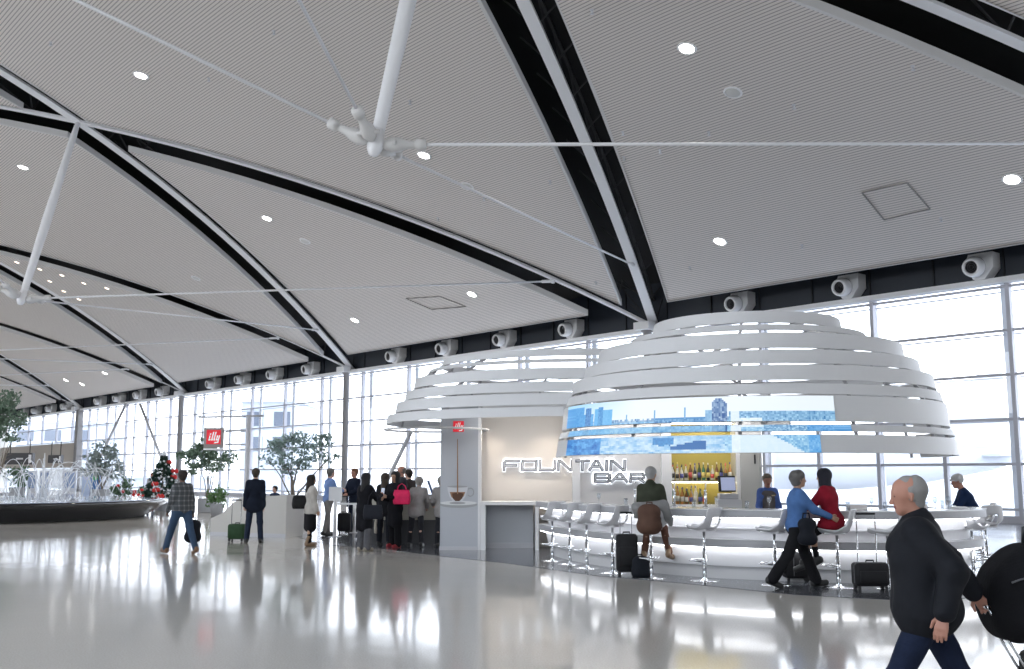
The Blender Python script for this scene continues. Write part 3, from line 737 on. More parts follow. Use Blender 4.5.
flat('printed_stream', [(457.2, 439), (457.0, 494), (458.3, 494), (457.9, 439)], crema, .022)
# red square emblem with white script: used on the pillar and on the hanging sign
redm = mat('emblem_red', (.72, .015, .03), .5, emit=(.9, .02, .05), es=.25); ltr = mat('emblem_white', (.85, .85, .85), .5, emit=(1, 1, 1), es=.25)
def script_strokes():
    """white slanted script inside a unit square (0..1, z up): i l l y"""
    sl = .22; S = []
    def st(x, z0, z1, w=.085): S.append([(x+sl*z0, z0), (x+sl*z0+w, z0), (x+sl*z1+w, z1), (x+sl*z1, z1)])
    st(.08, .26, .60); S.append([(.235, .66), (.325, .66), (.345, .76), (.255, .76)])
    S.append([(.137, .26), (.27, .26), (.31, .35), (.157, .35)])
    st(.27, .26, .86); S.append([(.327, .26), (.44, .26), (.47, .35), (.347, .35)])
    st(.43, .26, .86); S.append([(.487, .26), (.6, .26), (.63, .35), (.507, .35)])
    st(.60, .30, .62); st(.74, .10, .62); S.append([(.657, .26), (.82, .26), (.84, .35), (.667, .35)])
    S.append([(.54, .06), (.78, .08), (.8, .17), (.56, .15)])
    return S
def emblem(parent, cx, y, cz, size, prefix):
    h = size/2
    MB().box((cx, y, cz), (size, .012, size)).build('%s_panel' % prefix, redm, parent)
    m = MB()
    for q in script_strokes(): m.plate([(cx-h+u*size, y-.0065, cz-h+v*size) for u, v in q], (0, -1, 0), .004)
    m.build('%s_lettering' % prefix, ltr, parent)
e = AT(458.5, 426.5, YC); emblem(pc, e.x-pxc, -.357, e.z, .235, 'emblem')
# letters FOUNTAIN BAR -------------------------------------------------------------------
sg = empty('bar_sign', (0, 0, 0), 'backlit outlined lettering FOUNTAIN BAR on the white wall', 'sign')
glow = mat('letter_glow', (1, 1, 1), .5, emit=(.86, .92, 1), es=1.1); ink = mat('letter_edge_grey', (.16, .17, .2), .4); inl_ = mat('letter_face', (.6, .62, .66), .35)
GL = {'F': [[(0, 0), (0, .8), (.12, 1), (1, 1)], [(0, .5), (.8, .5)]],
      'O': [[(0, 0), (0, 1), (1, 1), (1, 0), (0, 0)]],
      'U': [[(0, 1), (0, 0), (.9, 0), (1, .15), (1, 1)]],
      'N': [[(0, 0), (0, 1), (.12, 1), (.88, 0), (1, 0), (1, 1)]],
      'T': [[(0, 1), (1, 1)], [(.5, 1), (.5, 0)]],
      'A': [[(0, 0), (.42, 1), (.58, 1), (1, 0)], [(.2, .38), (.8, .38)]],
      'I': [[(.5, 0), (.5, 1)]],
      'B': [[(0, 0), (0, 1), (.88, 1), (1, .88), (1, .62), (.9, .5), (1, .4), (1, .12), (.88, 0), (0, 0)], [(0, .5), (.9, .5)]],
      'R': [[(0, 0), (0, 1), (.9, 1), (1, .85), (1, .55), (.9, .42), (0, .42)], [(.6, .42), (1, 0)]]}
def letters(text, spans, ytop, ybot, wallY):
    for ch, (pa, pb) in zip(text, spans):
        Y = wallY(pa); 
        def q(u, v, dy):
            p0 = AT(pa, ybot, Y); p1 = AT(pb, ytop, Y); k = .012*(v)
            return Vector((p0.x+(p1.x-p0.x)*u+k, Y-dy, p0.z+(p1.z-p0.z)*v))
        c = q(.5, 0, 0); o = empty('letter', (0, 0, 0)); o.parent = sg
        bpy.data.objects.remove(o)
        eb = MB(); fb = MB(); gb = MB()
        for path in GL[ch]:
            P = path
            for i in range(len(P)-1):
                a, b = q(*P[i], .07), q(*P[i+1], .07); d = (b-a)
                if d.length < 1e-5: continue
                d.normalize(); nrm = Vector((-d.z, 0, d.x))
                for (mb_, w, y0, y1, ex) in ((eb, .032, .0, .03, .03), (fb, .011, -.004, 0, .006)):
                    A, B = a-d*ex, b+d*ex
                    mb_.plate([A-nrm*w+Vector((0, y0, 0)), B-nrm*w+Vector((0, y0, 0)), B+nrm*w+Vector((0, y0, 0)), A+nrm*w+Vector((0, y0, 0))], (0, 1, 0), y1-y0 if y1 > y0 else .004)
                A, B = a-d*.05, b+d*.05; w = .04
                gb.plate([A-nrm*w+Vector((0, .045, 0)), B-nrm*w+Vector((0, .045, 0)), B+nrm*w+Vector((0, .045, 0)), A+nrm*w+Vector((0, .045, 0))], (0, 1, 0), .012)
        lo = eb.build('letter', ink, sg); fb.build('letter_face', inl_, lo); gb.build('letter_backlight', glow, lo)
wy = lambda px: 23.38 if px < 574 else YB-.02
letters('FOUNTAIN', [(504, 518.5), (522, 536), (539.5, 554.5), (558, 571.5), (576, 588), (589.5, 602), (604.8, 607.3), (610.5, 624)], 461, 469.8, wy)
letters('BAR', [(594.5, 609), (611.5, 626.5), (630, 643)], 474.3, 481.6, wy)
# bottles ---------------------------------------------------------------------------------
sh = empty('bottle_shelves', ((nx0+nx1)/2, 22.85, nz0), 'glass bottle shelves set in the golden niche', 'shelves')
shz = [nz0+.035, 1.49]
for z in shz[1:]: MB().box((0, 0, z-nz0-.015), (nx1-nx0-.01, .42, .03)).build('shelf', clear, sh)
MB().box((0, 0, .012), (nx1-nx0-.01, .42, .024)).build('shelf', white_g, sh)
bcol = [(.05, .08, .03), (.4, .4, .42), (.16, .06, .02), (.7, .7, .68), (.05, .16, .08), (.42, .2, .06), (.02, .02, .03), (.7, .66, .55)]
lcol = [(.7, .68, .6), (.6, .1, .08), (.1, .1, .3), (.65, .5, .15), (.05, .05, .05)]
cname = ['dark green', 'clear grey', 'dark brown', 'pale clear', 'green', 'amber', 'black', 'cream']; lname = ['cream', 'red', 'blue', 'gold', 'black']
protos = {}
def bottle(ci, li, loc, h, lab, grp):
    key = (ci, li)
    if key not in protos:
        r = empty('liquor_bottle', loc)
        MB().lathe([(.034, 0), (.038, .01), (.038, .17), (.03, .2), (.013, .235), (.012, .28)], (0, 0, 0), 12).build('glass_body', mat('bottle_%d' % ci, bcol[ci], .12, coat=.5), r, True)
        MB().lathe([(.0395, .05), (.0395, .14)], (0, 0, 0), 12).build('paper_label', mat('bottlelabel_%d' % li, lcol[li], .6), r, True)
        MB().lathe([(.014, .275), (.014, .31), (0, .312)], (0, 0, 0), 10).build('cap', mat('bottlecap_%d' % (li), lcol[(li+2) % 5], .4), r, True)
        protos[key] = r
    else: r = copy_tree(protos[key])
    r.location = loc; r.scale = (1, 1, h/.31); setp(r, lab, 'bottle', grp); return r
rb = random.Random(3)
for row, (z, y, x0_, x1_, n, nm) in enumerate(((shz[1]+.0, 22.74, nx0+.06, nx1-.1, 14, 'upper shelf front'), (shz[1]+.0, 22.93, nx0+.1, nx1-.06, 14, 'upper shelf back'), (shz[0]-.01, 22.76, nx0+.06, nx0+.75, 8, 'lower shelf front'), (shz[0]-.01, 22.94, nx0+.1, nx0+.8, 8, 'lower shelf back'))):
    for k in range(n):
        ci, li = rb.randrange(8), rb.randrange(5)
        bottle(ci, li, (x0_+(x1_-x0_)*k/(n-1), y+rb.uniform(-.01, .01), z), rb.uniform(.3, .4), '%s bottle, %s label, %s from left, %s' % (cname[ci], lname[li], ordinal(k), nm), 'bottles on the bar shelves')
MB().box((0, -.18, nz1-nz0-.02), (nx1-nx0-.1, .04, .03)).build('light_strip', mat('niche_fill_strip', (1, 1, 1), .5, emit=(1, .9, .68), es=14), sh)  # emissive strip added to brighten the niche
MB().box((0, .1, 1.49-nz0-.045), (nx1-nx0-.1, .03, .02)).build('light_strip', MATS['niche_fill_strip'], sh)  # second added fill strip, below the upper shelf
sl = MB().box(((xat(484, 23)+xat(762, YB))/2, YB-.75, 2.965), (xat(762, YB)-xat(484, 23)-.2, .06, .03)).build('sign_wall_fill', mat('sign_wall_fill_led', (1, 1, 1), .5, emit=(1, .96, .92), es=40)); setp(recentre(sl), 'long strip under the soffit, added to brighten the bar sign wall', 'added strip light')  # emissive strip added because the sign wall came out too grey
# till screen
t = empty('till', (xat(726, 22.2), 22.05, 0), 'dark point of sale till with a tilted screen beside the bottles', 'till')
MB().box((0, 0, .55), (.5, .35, 1.1)).build('stand', white, t)
MB().rbox((0, 0, 1.16), (.4, .3, .12), .02).build('base', lightgrey, t)
MB().box((-.02, 0, 1.42), (.36, .05, .34), M=Matrix.Rotation(-.25, 3, 'X')).build('screen_case', black, t)
MB().box((.0, -.035, 1.42), (.3, .012, .28), M=Matrix.Rotation(-.25, 3, 'X')).build('screen', mat('till_screen', (.1, .12, .2), .3, emit=(.45, .5, .7), es=.6), t)
# bar counter ---------------------------------------------------------------------------------
def spline(pts, n=10):
    out = []; P = [pts[0]]+list(pts)+[pts[-1]]
    for i in range(1, len(P)-2):
        for k in range(n):
            t = k/n; a, b, c, d = [np.array(P[j], float) for j in (i-1, i, i+1, i+2)]
            out.append(.5*((2*b)+(c-a)*t+(2*a-5*b+4*c-d)*t*t+(3*b-a-3*c+d)*t**3))
    out.append(np.array(P[-2], float)); return out
CP = [(0.78, 21.3), (1.05, 20.0), (1.65, 18.5), (2.4, 17.25), (3.1, 16.55), (3.95, 16.1), (4.95, 15.72), (5.8, 15.62), (6.6, 15.9), (7.2, 16.5), (7.4, 17.3), (7.3, 18.4)]
path = spline(CP, 8)
def sweep(sec, name, m, parent, smooth=False, cap=True, i0=0, i1=None):
    """sec: list of (offset outward, z); path runs left to right with the outside towards the hall"""
    pth = path[i0:i1]; vs = []; fs = []; k = len(sec); n = len(pth)
    for i in range(n):
        a = pth[max(0, i-1)]; b = pth[min(n-1, i+1)]; t = (b-a)/np.linalg.norm(b-a); o = np.array([t[1], -t[0]])
        for (of, z) in sec: vs.append((pth[i][0]+o[0]*of, pth[i][1]+o[1]*of, z))
    for i in range(n-1):
        for q in range(k): fs.append((i*k+q, i*k+(q+1) % k, (i+1)*k+(q+1) % k, (i+1)*k+q))
    fs += [tuple(range(k-1, -1, -1)), tuple(range((n-1)*k, n*k))]
    return MB().add(vs, fs).build(name, m, parent, smooth, local=False)
bc = empty('bar_counter', (4.4, 17, 0), 'long curved white bar counter glowing with two light strips', 'bar counter')
frontm = mat('bar_front_white', (.7, .7, .72), .3); fasc = mat('bar_fascia_grey', (.42, .42, .44), .35)
sweep([(0, .0), (0, .2), (-.25, .2), (-.25, 0)], 'kick_plate', mat('kick_grey', (.5, .5, .51), .4), bc)
sweep([(.03, .2), (.1, .5), (-.2, .5), (-.2, .2)], 'lower_panel', frontm, bc)
sweep([(.24, .5), (.24, .62), (.0, .62), (.0, .5)], 'ledge', fasc, bc)
sweep([(.03, .62), (.08, .95), (-.2, .95), (-.2, .62)], 'upper_panel', frontm, bc)
sweep([(.085, .775), (.085, .79), (.04, .79), (.04, .775)], 'panel_joint', lightgrey, bc)
sweep([(.3, .96), (.3, 1.07), (-.45, 1.07), (-.45, .96)], 'counter_top', fasc, bc)
sweep([(.31, 1.07), (.31, 1.085), (-.46, 1.085), (-.46, 1.07)], 'top_surface', white_g, bc)
sweep([(.2, .935), (.2, .955), (.16, .955), (.16, .935)], 'light_strip', led, bc)
sweep([(.2, .475), (.2, .495), (.16, .495), (.16, .475)], 'light_strip', led, bc)
sweep([(-.2, 0), (-.2, .95), (-.26, .95), (-.26, 0)], 'back_panel', white, bc)
sweep([(.0, 0), (.0, .96), (-.3, .96), (-.3, 0)], 'end_panel', white_g, bc, i0=0, i1=2)
# stools ------------------------------------------------------------------------------------------
def make_stool():
    r = empty('bar_stool', (0, 0, 0))
    prof = [(.27, .015, .07), (.24, -.005, .15), (.14, -.025, .205), (0, -.035, .225), (-.12, -.02, .235), (-.19, .03, .235), (-.225, .1, .23), (-.25, .19, .215), (-.27, .28, .2), (-.285, .34, .18)]
    nc = 9; vs = []; fs = []
    for (y, z, hw) in prof:
        for c in range(nc):
            u = -1+2*c/(nc-1); up = .06*abs(u)**3 if y > -.2 else 0; fw = .07*abs(u)**2.5 if y <= -.1 else 0
            vs.append((u*hw, y+fw, .78+z+up))
    for i in range(len(prof)-1):
        for c in range(nc-1):
            if i in (5, 6) and 2 <= c <= 5: continue
            fs.append((i*nc+c, i*nc+c+1, (i+1)*nc+c+1, (i+1)*nc+c))
    me = bpy.data.meshes.new('seat_shell'); me.from_pydata(vs, [], fs)
    o = link_mesh('seat_shell', me, mat('stool_shell_white', (.62, .62, .64), .25, coat=.3), r, True)
    sb = o.modifiers.new('sub', 'SUBSURF'); sb.levels = 1; sb.render_levels = 2; so = o.modifiers.new('solid', 'SOLIDIFY'); so.thickness = .022; so.offset = -1
    MB().rbox((0, .02, .772), (.3, .3, .03), .014).build('seat_pad', mat('stool_pad', (.68, .68, .7), .5), r, True)
    MB().tube([(0, 0, .01), (0, 0, .45)], .03, 12).build('stem', chrome, r, True)
    MB().tube([(0, 0, .4), (0, 0, .74)], .02, 12).build('gas_lift', chrome, r, True)
    MB().lathe([(.23, .0), (.23, .008), (.2, .014), (.05, .022), (.035, .05)], (0, 0, 0), 28).build('base_plate', chrome, r, True)
    m = MB().tube([(.17*math.cos(a*PI/9), .1+.13*math.sin(a*PI/9), .31) for a in range(18)], .011, 6, closed=True)
    m.tube([(-.16, .1, .31), (0, 0, .28), (.16, .1, .31)], .01, 6); m.lathe([(.036, .25), (.036, .31)], (0, 0, 0), 12)
    m.build('footrest', chrome, r, True)
    return r
st0 = make_stool()
stools = [((552.6, 561), 25, 'first empty white bar stool from the left end of the bar'), ((570, 564.5), 35, 'second empty white bar stool from the left end of the bar'),
          ((587, 568.5), 42, 'third empty white bar stool from the left, just before the black suitcase'), ((613, 573.5), 48, 'white bar stool directly left of the black upright suitcase'),
          ((651.7, 578.4), 10, 'white bar stool under the person in the olive jacket'), ((705, 581), 46, 'lone white bar stool in front of the glowing bar centre'),
          ((776, 585), 55, 'white bar stool just behind the walking woman in blue'), ((839, 587.6), 70, 'white bar stool under the woman in red'),
          ((890, 588.5), 72, 'white bar stool half hidden behind the man in the black coat'), None, None]
stool_at = []
for i, q in enumerate(stools):
    o = st0 if i == 0 else copy_tree(st0)
    if q is None:
        loc, rz, lb = ((AT(972, 540, 16.3), -68, 'white bar stool at the right end seen from its side') if i == 9 else (AT(986, 540, 17.2), 8, 'white bar stool at the right end seen from behind'))
        loc = Vector((loc.x, loc.y, 0))
    else: loc, rz, lb = G(*q[0]), q[1], q[2]
    o.location = loc; o.rotation_euler = (0, 0, math.radians(rz)); stool_at.append(loc)
    setp(o, lb, 'bar stool', 'white bar stools along the bar')
# glassware and taps on the counter
def on_bar(u, inn=0.0):
    k = u*(len(path)-1); i = int(k); i = min(i, len(path)-2); f = k-i; p = path[i]*(1-f)+path[i+1]*f; t = path[i+1]-path[i]; t = t/np.linalg.norm(t)
    return Vector((p[0]+t[1]*(-inn), p[1]-t[0]*(-inn), 1.085))
def glassw(kind):
    r = empty('drinking_glass', (0, 0, 0))
    if kind == 0:
        MB().lathe([(.032, 0), (.033, .004), (.004, .012), (.004, .08), (.03, .11), (.036, .15), (.03, .19)], (0, 0, 0), 14).build('bowl', clear, r, True)
    else: MB().lathe([(.028, 0), (.034, .12)], (0, 0, 0), 14).build('tumbler', clear, r, True)
    return r
gp = [glassw(0), glassw(1)]
first = [True, True]
spots_ = [.15, .2, .26, .33, .37, .42, .455, .49, .515, .56, .6, .63, .66, .72, .76, .8, .84, .88]
where = ['near the left end of the bar', 'near the left end of the bar', 'left of the tap towers', 'by the tap towers', 'left of the olive jacket', 'right of the olive jacket', 'before the bottle shelves', 'before the bottle shelves', 'under the till', 'left of the bartender', 'before the bartender', 'before the bartender', 'beside the woman in blue', 'before the woman in red', 'right of the woman in red', 'left of the man in the black coat', 'behind the man in the black coat', 'near the right end of the bar']
for i, u in enumerate(spots_):
    k = i % 2; o = gp[k] if first[k] else copy_tree(gp[k]); first[k] = False; o.location = on_bar(u, .2+.05*(i % 3))
    setp(o, '%s %s, %s from the left' % ('stemmed glass' if k == 0 else 'clear tumbler', where[i], ordinal(i)), 'glass', 'glasses on the bar counter')
for i, (u, lb) in enumerate(((.21, 'left of three slender tap towers on the counter'), (.28, 'middle of three slender tap towers on the counter'), (.345, 'right of three slender tap towers on the counter'), (.53, 'slender tap tower on the counter before the bottle shelves'))):
    p = on_bar(u, .33); r = empty('tap_tower', p, lb, 'tap', 'tap towers on the bar counter')
    MB().lathe([(.05, 0), (.05, .015), (.018, .03), (.016, .26), (.024, .28), (0, .3)], (0, 0, 0), 12).build('column', chrome, r, True)
    MB().tube([(0, 0, .24), (0, -.08, .25), (0, -.1, .2)], .012, 6).build('spout', chrome, r, True)
    MB().tube([(0, 0, .28), (.01, -.03, .4)], [.01, .016], 6).build('tap_handle', white_g, r, True)
for i, (u, lb) in enumerate(((.575, 'white menu block standing on the counter left of the bartender'), (.70, 'stack of white napkins on the counter by the woman in red'))):
    o = MB().rbox((0, 0, .04), (.28, .16, .08), .01).build('napkin_box', mat('napkin_white', (.74, .7, .68), .6)); o.location = on_bar(u, .3); setp(o, lb, 'box')

# ================================================================== COFFEE COUNTERS, POSTS, SIGN
kioskm = mat('kiosk_beige', (.55, .53, .5), .5)
A, B, Cc = G(210, 535.5), G(285.5, 538), G(303, 534.5)
kk = empty('coffee_counter', ((A.x+B.x)/2, A.y, 0), 'pale angular coffee counter with a sloping left end', 'counter')
def zz(px, py, a, b):
    t = (px-210)/(285.5-210); p = a.lerp(b, t); return Vector((p.x, p.y, AT(px, py, p.y).z))
back_ = Vector((.25, .95, 0))
face = [Vector((A.x, A.y, 0)), Vector((B.x, B.y, 0)), zz(285.5, 495.5, A, B), zz(241, 497, A, B), zz(232, 503, A, B), zz(222, 513, A, B), zz(210, 518.5, A, B)]
MB().plate(face, back_, back_.length).build('front_body', kioskm, kk, local=False)
zt_ = face[2].z
MB().plate([Vector((B.x+.004, B.y, 0)), Vector((Cc.x, Cc.y+.5, 0)), Vector((Cc.x, Cc.y+.5, zt_-.04)), Vector((B.x+.004, B.y, zt_))], (-.1, .95, 0), .9).build('end_body', kioskm, kk, local=False)
MB().plate([Vector((A.x, A.y-.012, .0)), Vector((B.x, B.y-.012, .0)), Vector((B.x, B.y-.012, .1)), Vector((A.x, A.y-.012, .1))], (0, 1, 0), .01).build('skirting', lightgrey, kk, local=False)
# serving counter
Y2 = 24.3; xa, xb = xat(371, Y2), xat(441, Y2)
k2 = empty('serving_counter', ((xa+xb)/2, Y2+.4, 0), 'serving counter with white top and dark base beside the pillar', 'counter')
wd = xb-xa; z2 = AT(405, 496.5, Y2).z
MB().box((.15, 0, z2-.03), (wd-.35, .95, .06)).build('counter_top', white, k2)
MB().box((0, .05, (z2-.06+.56)/2), (wd, .7, z2-.62)).build('front_panel', mat('panel_sand', (.4, .38, .33), .5), k2)
MB().box((0, .1, .28), (wd, .66, .56)).build('base', mat('base_dark', (.04, .04, .045), .35), k2)
lp = empty('laptop', (xat(433, Y2), Y2+.35, z2), 'dark open screen on the serving counter', 'laptop')
MB().box((0, 0, .012), (.34, .24, .02)).build('keyboard_base', black, lp); MB().box((-.08, .1, .2), (.05, .3, .36), M=Matrix.Rotation(-.35, 3, 'Y')).build('screen_lid', mat('laptop_blue', (.05, .09, .2), .3), lp)
for i, (px, lb) in enumerate(((408, 'left paper cup on the serving counter'), (414, 'middle paper cup on the serving counter'), (424, 'right paper cup on the serving counter'))):
    o = MB().lathe([(.03, 0), (.042, .12), (.044, .125), (.03, .135)], (0, 0, 0), 12).build('paper_cup', white, None, True); o.location = (xat(px, Y2), Y2+.15, z2); setp(o, lb, 'cup', 'paper cups on the serving counter')
# post with hanging red sign
Yp = 28.4
ps = empty('sign_post', (xat(246.7, Yp), Yp, 0), 'tall pale post with a cross bar holding the red square sign', 'post')
ztop = AT(247, 415, Yp).z; ox = ps.location.x
MB().tube([(0, 0, 0), (0, 0, ztop)], .065, 12).build('post', lightgrey, ps, True)
MB().lathe([(.16, 0), (.16, .02), (.07, .05)], (0, 0, 0), 16).build('base_plate', lightgrey, ps, True)
zb = AT(230, 416.5, Yp).z
MB().tube([(xat(196, Yp)-ox, 0, zb-.02), (xat(262, Yp)-ox, 0, zb+.02)], .028, 8).build('cross_bar', lightgrey, ps, True)
for py in (431, 444.5): MB().tube([(xat(224, Yp)-ox, 0, AT(230, py, Yp).z), (0, 0, AT(230, py, Yp).z)], .022, 8).build('arm', lightgrey, ps, True)
p0 = AT(215.2, 438, Yp)
hs = empty('hanging_sign', (p0.x, Yp-.12, p0.z), 'grey framed sign with a red square and white script', 'sign')
MB().box((0, 0, 0), (.52, .12, .54)).build('sign_case', mat('sign_case_taupe', (.3, .27, .26), .5), hs)
emblem(hs, 0.01, -.068, .02, .39, 'emblem')
MB().box((0, 0, -.31), (.52, .1, .05)).build('lower_strip', white, hs)
MB().tube([(0, .03, .27), (0, .12, .4), (0, .12, zb-p0.z-.03)], .012, 6).build('hanger', lightgrey, hs)
# ring hung in front of the pillar with slanted post
rg = empty('ring_frame', (-1.68, 22.9, 0), 'slanted pale post carrying a thin level ring before the pillar', 'frame')
zr_ = AT(436, 427.5, 21.75).z
MB().tube([(1.15*math.cos(a*PI/24), 1.15*math.sin(a*PI/24), zr_) for a in range(48)], .025, 6, closed=True).build('ring', white, rg, True)
pt = AT(411, 430, 23.9); pb = Vector((xat(360, 26.0), 26.0, 0))
MB().tube([(pt.x+1.68, pt.y-22.9, zr_), (pb.x+1.68, pb.y-22.9, .02)], [.05, .055], 10).build('slanted_post', lightgrey, rg, True)
MB().lathe([(.12, 0), (.12, .02), (.06, .05)], (pb.x+1.68, pb.y-22.9, 0), 14).build('base_plate', lightgrey, rg, True)
# queue stands
def qstand(px, py, top, lb):
    g = G(px, py); r = empty('queue_stand', g, lb, 'stand', 'pale queue stands before the coffee counter'); h = AT(px, top, g.y).z
    MB().tube([(0, 0, 0), (0, 0, h)], .045, 10).build('post', white, r, True); MB().lathe([(.17, 0), (.17, .015), (.05, .03)], (0, 0, 0), 18).build('base_plate', lightgrey, r, True)
    return r, h
q1, h1 = qstand(334.5, 537, 500, 'pale queue stand with a white notice, left of the pair'); q2, h2 = qstand(354, 533, 503, 'pale queue stand behind the suitcases, right of the pair')
MB().box((0, 0, h1+.16), (.34, .03, .36)).build('notice_board', white, q1)
rl = MB().box((.28, 0, h1-.1), (.56, .03, .05)).build('rail', white, q1)

# ================================================================== FOUNTAIN
fc = (-20.7, 39.6); FR = 7.2; fz = .66
ft = empty('fountain', (fc[0], fc[1], 0), 'wide round black fountain basin with arching white water jets', 'fountain')
stone = mat('black_granite', (.015, .016, .02), .12, coat=.5)
MB().lathe([(FR-.9, 0), (FR-.75, .06), (FR-.2, .42), (FR, .56), (FR, fz), (FR-.3, fz), (FR-.3, fz-.1), (0, fz-.1)], (0, 0, 0), 96).build('basin', stone, ft, True)
wtr = mat('water_surface', (.35, .4, .5), .06, spec=1.0, bump=(2.5, .6))
MB().lathe([(FR-.02, fz+.004), (FR-.5, fz+.014), (0, fz+.014)], (0, 0, 0), 96).build('water_surface', wtr, ft, True)
jetm = glass_mat('water_jet_white', (1, 1, 1), .0); nt = jetm.node_tree
em = nt.nodes.new('ShaderNodeBsdfDiffuse'); em.inputs[0].default_value = (.95, .97, 1, 1)
mxn = [n for n in nt.nodes if n.type == 'MIX_SHADER'][0]; mxn.inputs[0].default_value = .62; nt.links.new(em.outputs[0], mxn.inputs[2])
rj = random.Random(5)
jc = Vector((-18.6-fc[0], 41-fc[1], fz))
def jet(p, q, h, r0=.012):
    P = [Vector(p).lerp(Vector(q), t/12)+Vector((0, 0, 4*h*(t/12)*(1-t/12))) for t in range(13)]
    MB().tube(P, [r0*(.7+.9*t/12) for t in range(13)], 5).build('water_jet', jetm, ft, True)
for k in range(44):
    a = 2*PI*k/44+rj.uniform(-.05, .05); R1 = rj.choice((3.2, 4.4, 2.2)); R2 = R1-rj.choice((1.9, 2.4, 1.5))
    jet(jc+Vector((R1*math.cos(a), R1*math.sin(a)*1.0, 0)), jc+Vector((R2*math.cos(a+.2), R2*math.sin(a+.2), 0)), rj.uniform(.9, 1.6))
for k in range(5):
    MB().tube([jc+Vector((rj.uniform(-.15, .15), rj.uniform(-.2, .2), 0)), jc+Vector((rj.uniform(-.06, .06), 0, 1.4+.1*k))], [.05, .015], 6).build('water_jet', jetm, ft, True)
foam = MB()
for k in range(120):
    a = rj.uniform(0, 2*PI); R = rj.uniform(.2, 5.2); foam.lathe([(0, .0), (.04, .02), (.02, .06), (0, .07)], jc+Vector((R*math.cos(a), R*math.sin(a)*.9, 0)) if (jc+Vector((R*math.cos(a), R*math.sin(a)*.9, 0))).xy.length < FR-.2 else jc, 5)
fo_ = foam.build('foam', jetm, ft, True); fo_['kind'] = 'stuff'

# ================================================================== PLANTS
leafm = [mat('leaf_deep', (.1, .19, .11), .5), mat('leaf_mid', (.16, .24, .17), .5), mat('leaf_blue', (.26, .35, .32), .5)]  # greens lightened towards grey to carry haze and backlight
bark = mat('bark', (.2, .17, .14), .8)
def foliage(blobs, n, size, seed, m, parent, name='foliage'):
    r = np.random.default_rng(seed); vs = []; fs = []
    tot = sum(b[3]*b[4]*b[5] for b in blobs)
    for (cx, cy, cz, rx, ry, rz_) in [(b[0], b[1], b[2], b[3], b[4], b[5]) for b in blobs]:
        k = int(n*rx*ry*rz_/tot); cl = r.normal(size=(max(6, k//22), 3)); cl = cl/np.linalg.norm(cl, axis=1)[:, None]*r.uniform(.2, 1, (len(cl), 1))**.4
        for _ in range(k):
            v = cl[r.integers(len(cl))]*.9+r.normal(size=3)*.2
            c = np.array([cx+v[0]*rx, cy+v[1]*ry, cz+v[2]*rz_]); d = r.normal(size=3); d[2] -= .5; d /= np.linalg.norm(d)
            e = np.cross(d, r.normal(size=3)); e /= np.linalg.norm(e)+1e-9; L_ = size*r.uniform(.7, 1.3); w = L_*.22; b0 = len(vs)
            vs += [c-d*L_/2, c+e*w, c+d*L_/2, c-e*w]; fs.append((b0, b0+1, b0+2, b0+3))
    me = bpy.data.meshes.new(name); me.from_pydata([tuple(v) for v in vs], [], fs); return link_mesh(name, me, m, parent)
def tree(name, base, label, H, blobs, stems, n, size, seed, m, pot=None, cat='tree'):
    r = empty(name, base, label, cat); rr = random.Random(seed)
    foliage(blobs, n, size, seed, m, r)
    w = MB()
    for _ in range(stems):
        b = rr.choice(blobs); x0_ = rr.uniform(-.1, .1); tip = Vector((b[0]+rr.uniform(-.4, .4)*b[3], b[1], b[2]+.2*b[5]))
        p0_ = Vector((x0_, rr.uniform(-.06, .06), (pot[2]-.06) if pot else 0)); mid = p0_.lerp(tip, .5)+Vector((rr.uniform(-.1, .1), 0, .12))
        w.tube([p0_, p0_.lerp(mid, .6), mid, tip], [.03, .026, .02, .008], 6)
        for q in range(3):
            a = p0_.lerp(tip, rr.uniform(.5, .95)); w.tube([a, a+Vector((rr.uniform(-.5, .5)*b[3], rr.uniform(-.2, .2), .35*b[5]))], [.01, .004], 4)
    w.build('stems', bark, r)
    if pot:
        pw_, pd, ph = pot; MB().rbox((0, 0, ph/2), (pw_, pd, ph), .03).build('planter', mat('planter_grey', (.33, .34, .36), .6), r)
    return r
def blob(px, py, rx, ry, Y, base, dy=0):
    p = AT(px, py, Y); return (p.x-base.x, dy, p.z-base.z, rx*Y/1024, rx*Y/1024*.8, ry*Y/1024)
b = G(207, 512.5); tree('potted_tree', b, 'leafy tree in a grey square planter below the hanging red sign', 3, [blob(203, 452, 16, 11, b.y, b), blob(215, 462, 15, 11, b.y, b), blob(186, 456, 11, 9, b.y, b), blob(228, 458, 9, 9, b.y, b), blob(196, 468, 12, 7, b.y, b), blob(205, 442, 12, 5, b.y, b)], 6, 1500, .19, 1, leafm[1], (.66, .66, .6))
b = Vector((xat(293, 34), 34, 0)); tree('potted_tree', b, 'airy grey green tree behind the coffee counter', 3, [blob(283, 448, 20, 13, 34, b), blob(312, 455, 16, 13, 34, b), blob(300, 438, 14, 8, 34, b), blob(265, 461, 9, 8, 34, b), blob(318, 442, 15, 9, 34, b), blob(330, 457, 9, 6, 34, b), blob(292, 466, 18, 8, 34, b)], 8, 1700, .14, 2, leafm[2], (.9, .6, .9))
b = Vector((xat(102, 58), 58, 0)); tree('potted_tree', b, 'pale hazy tree near the windows behind the fountain jets', 3, [blob(104, 455, 15, 12, 58, b), blob(96, 468, 14, 10, 58, b), blob(112, 470, 13, 10, 58, b)], 6, 900, .26, 3, mat('leaf_pale', (.3, .36, .34), .6), (.9, .9, .8))  # leaf colour paled to stand in for haze and backlight
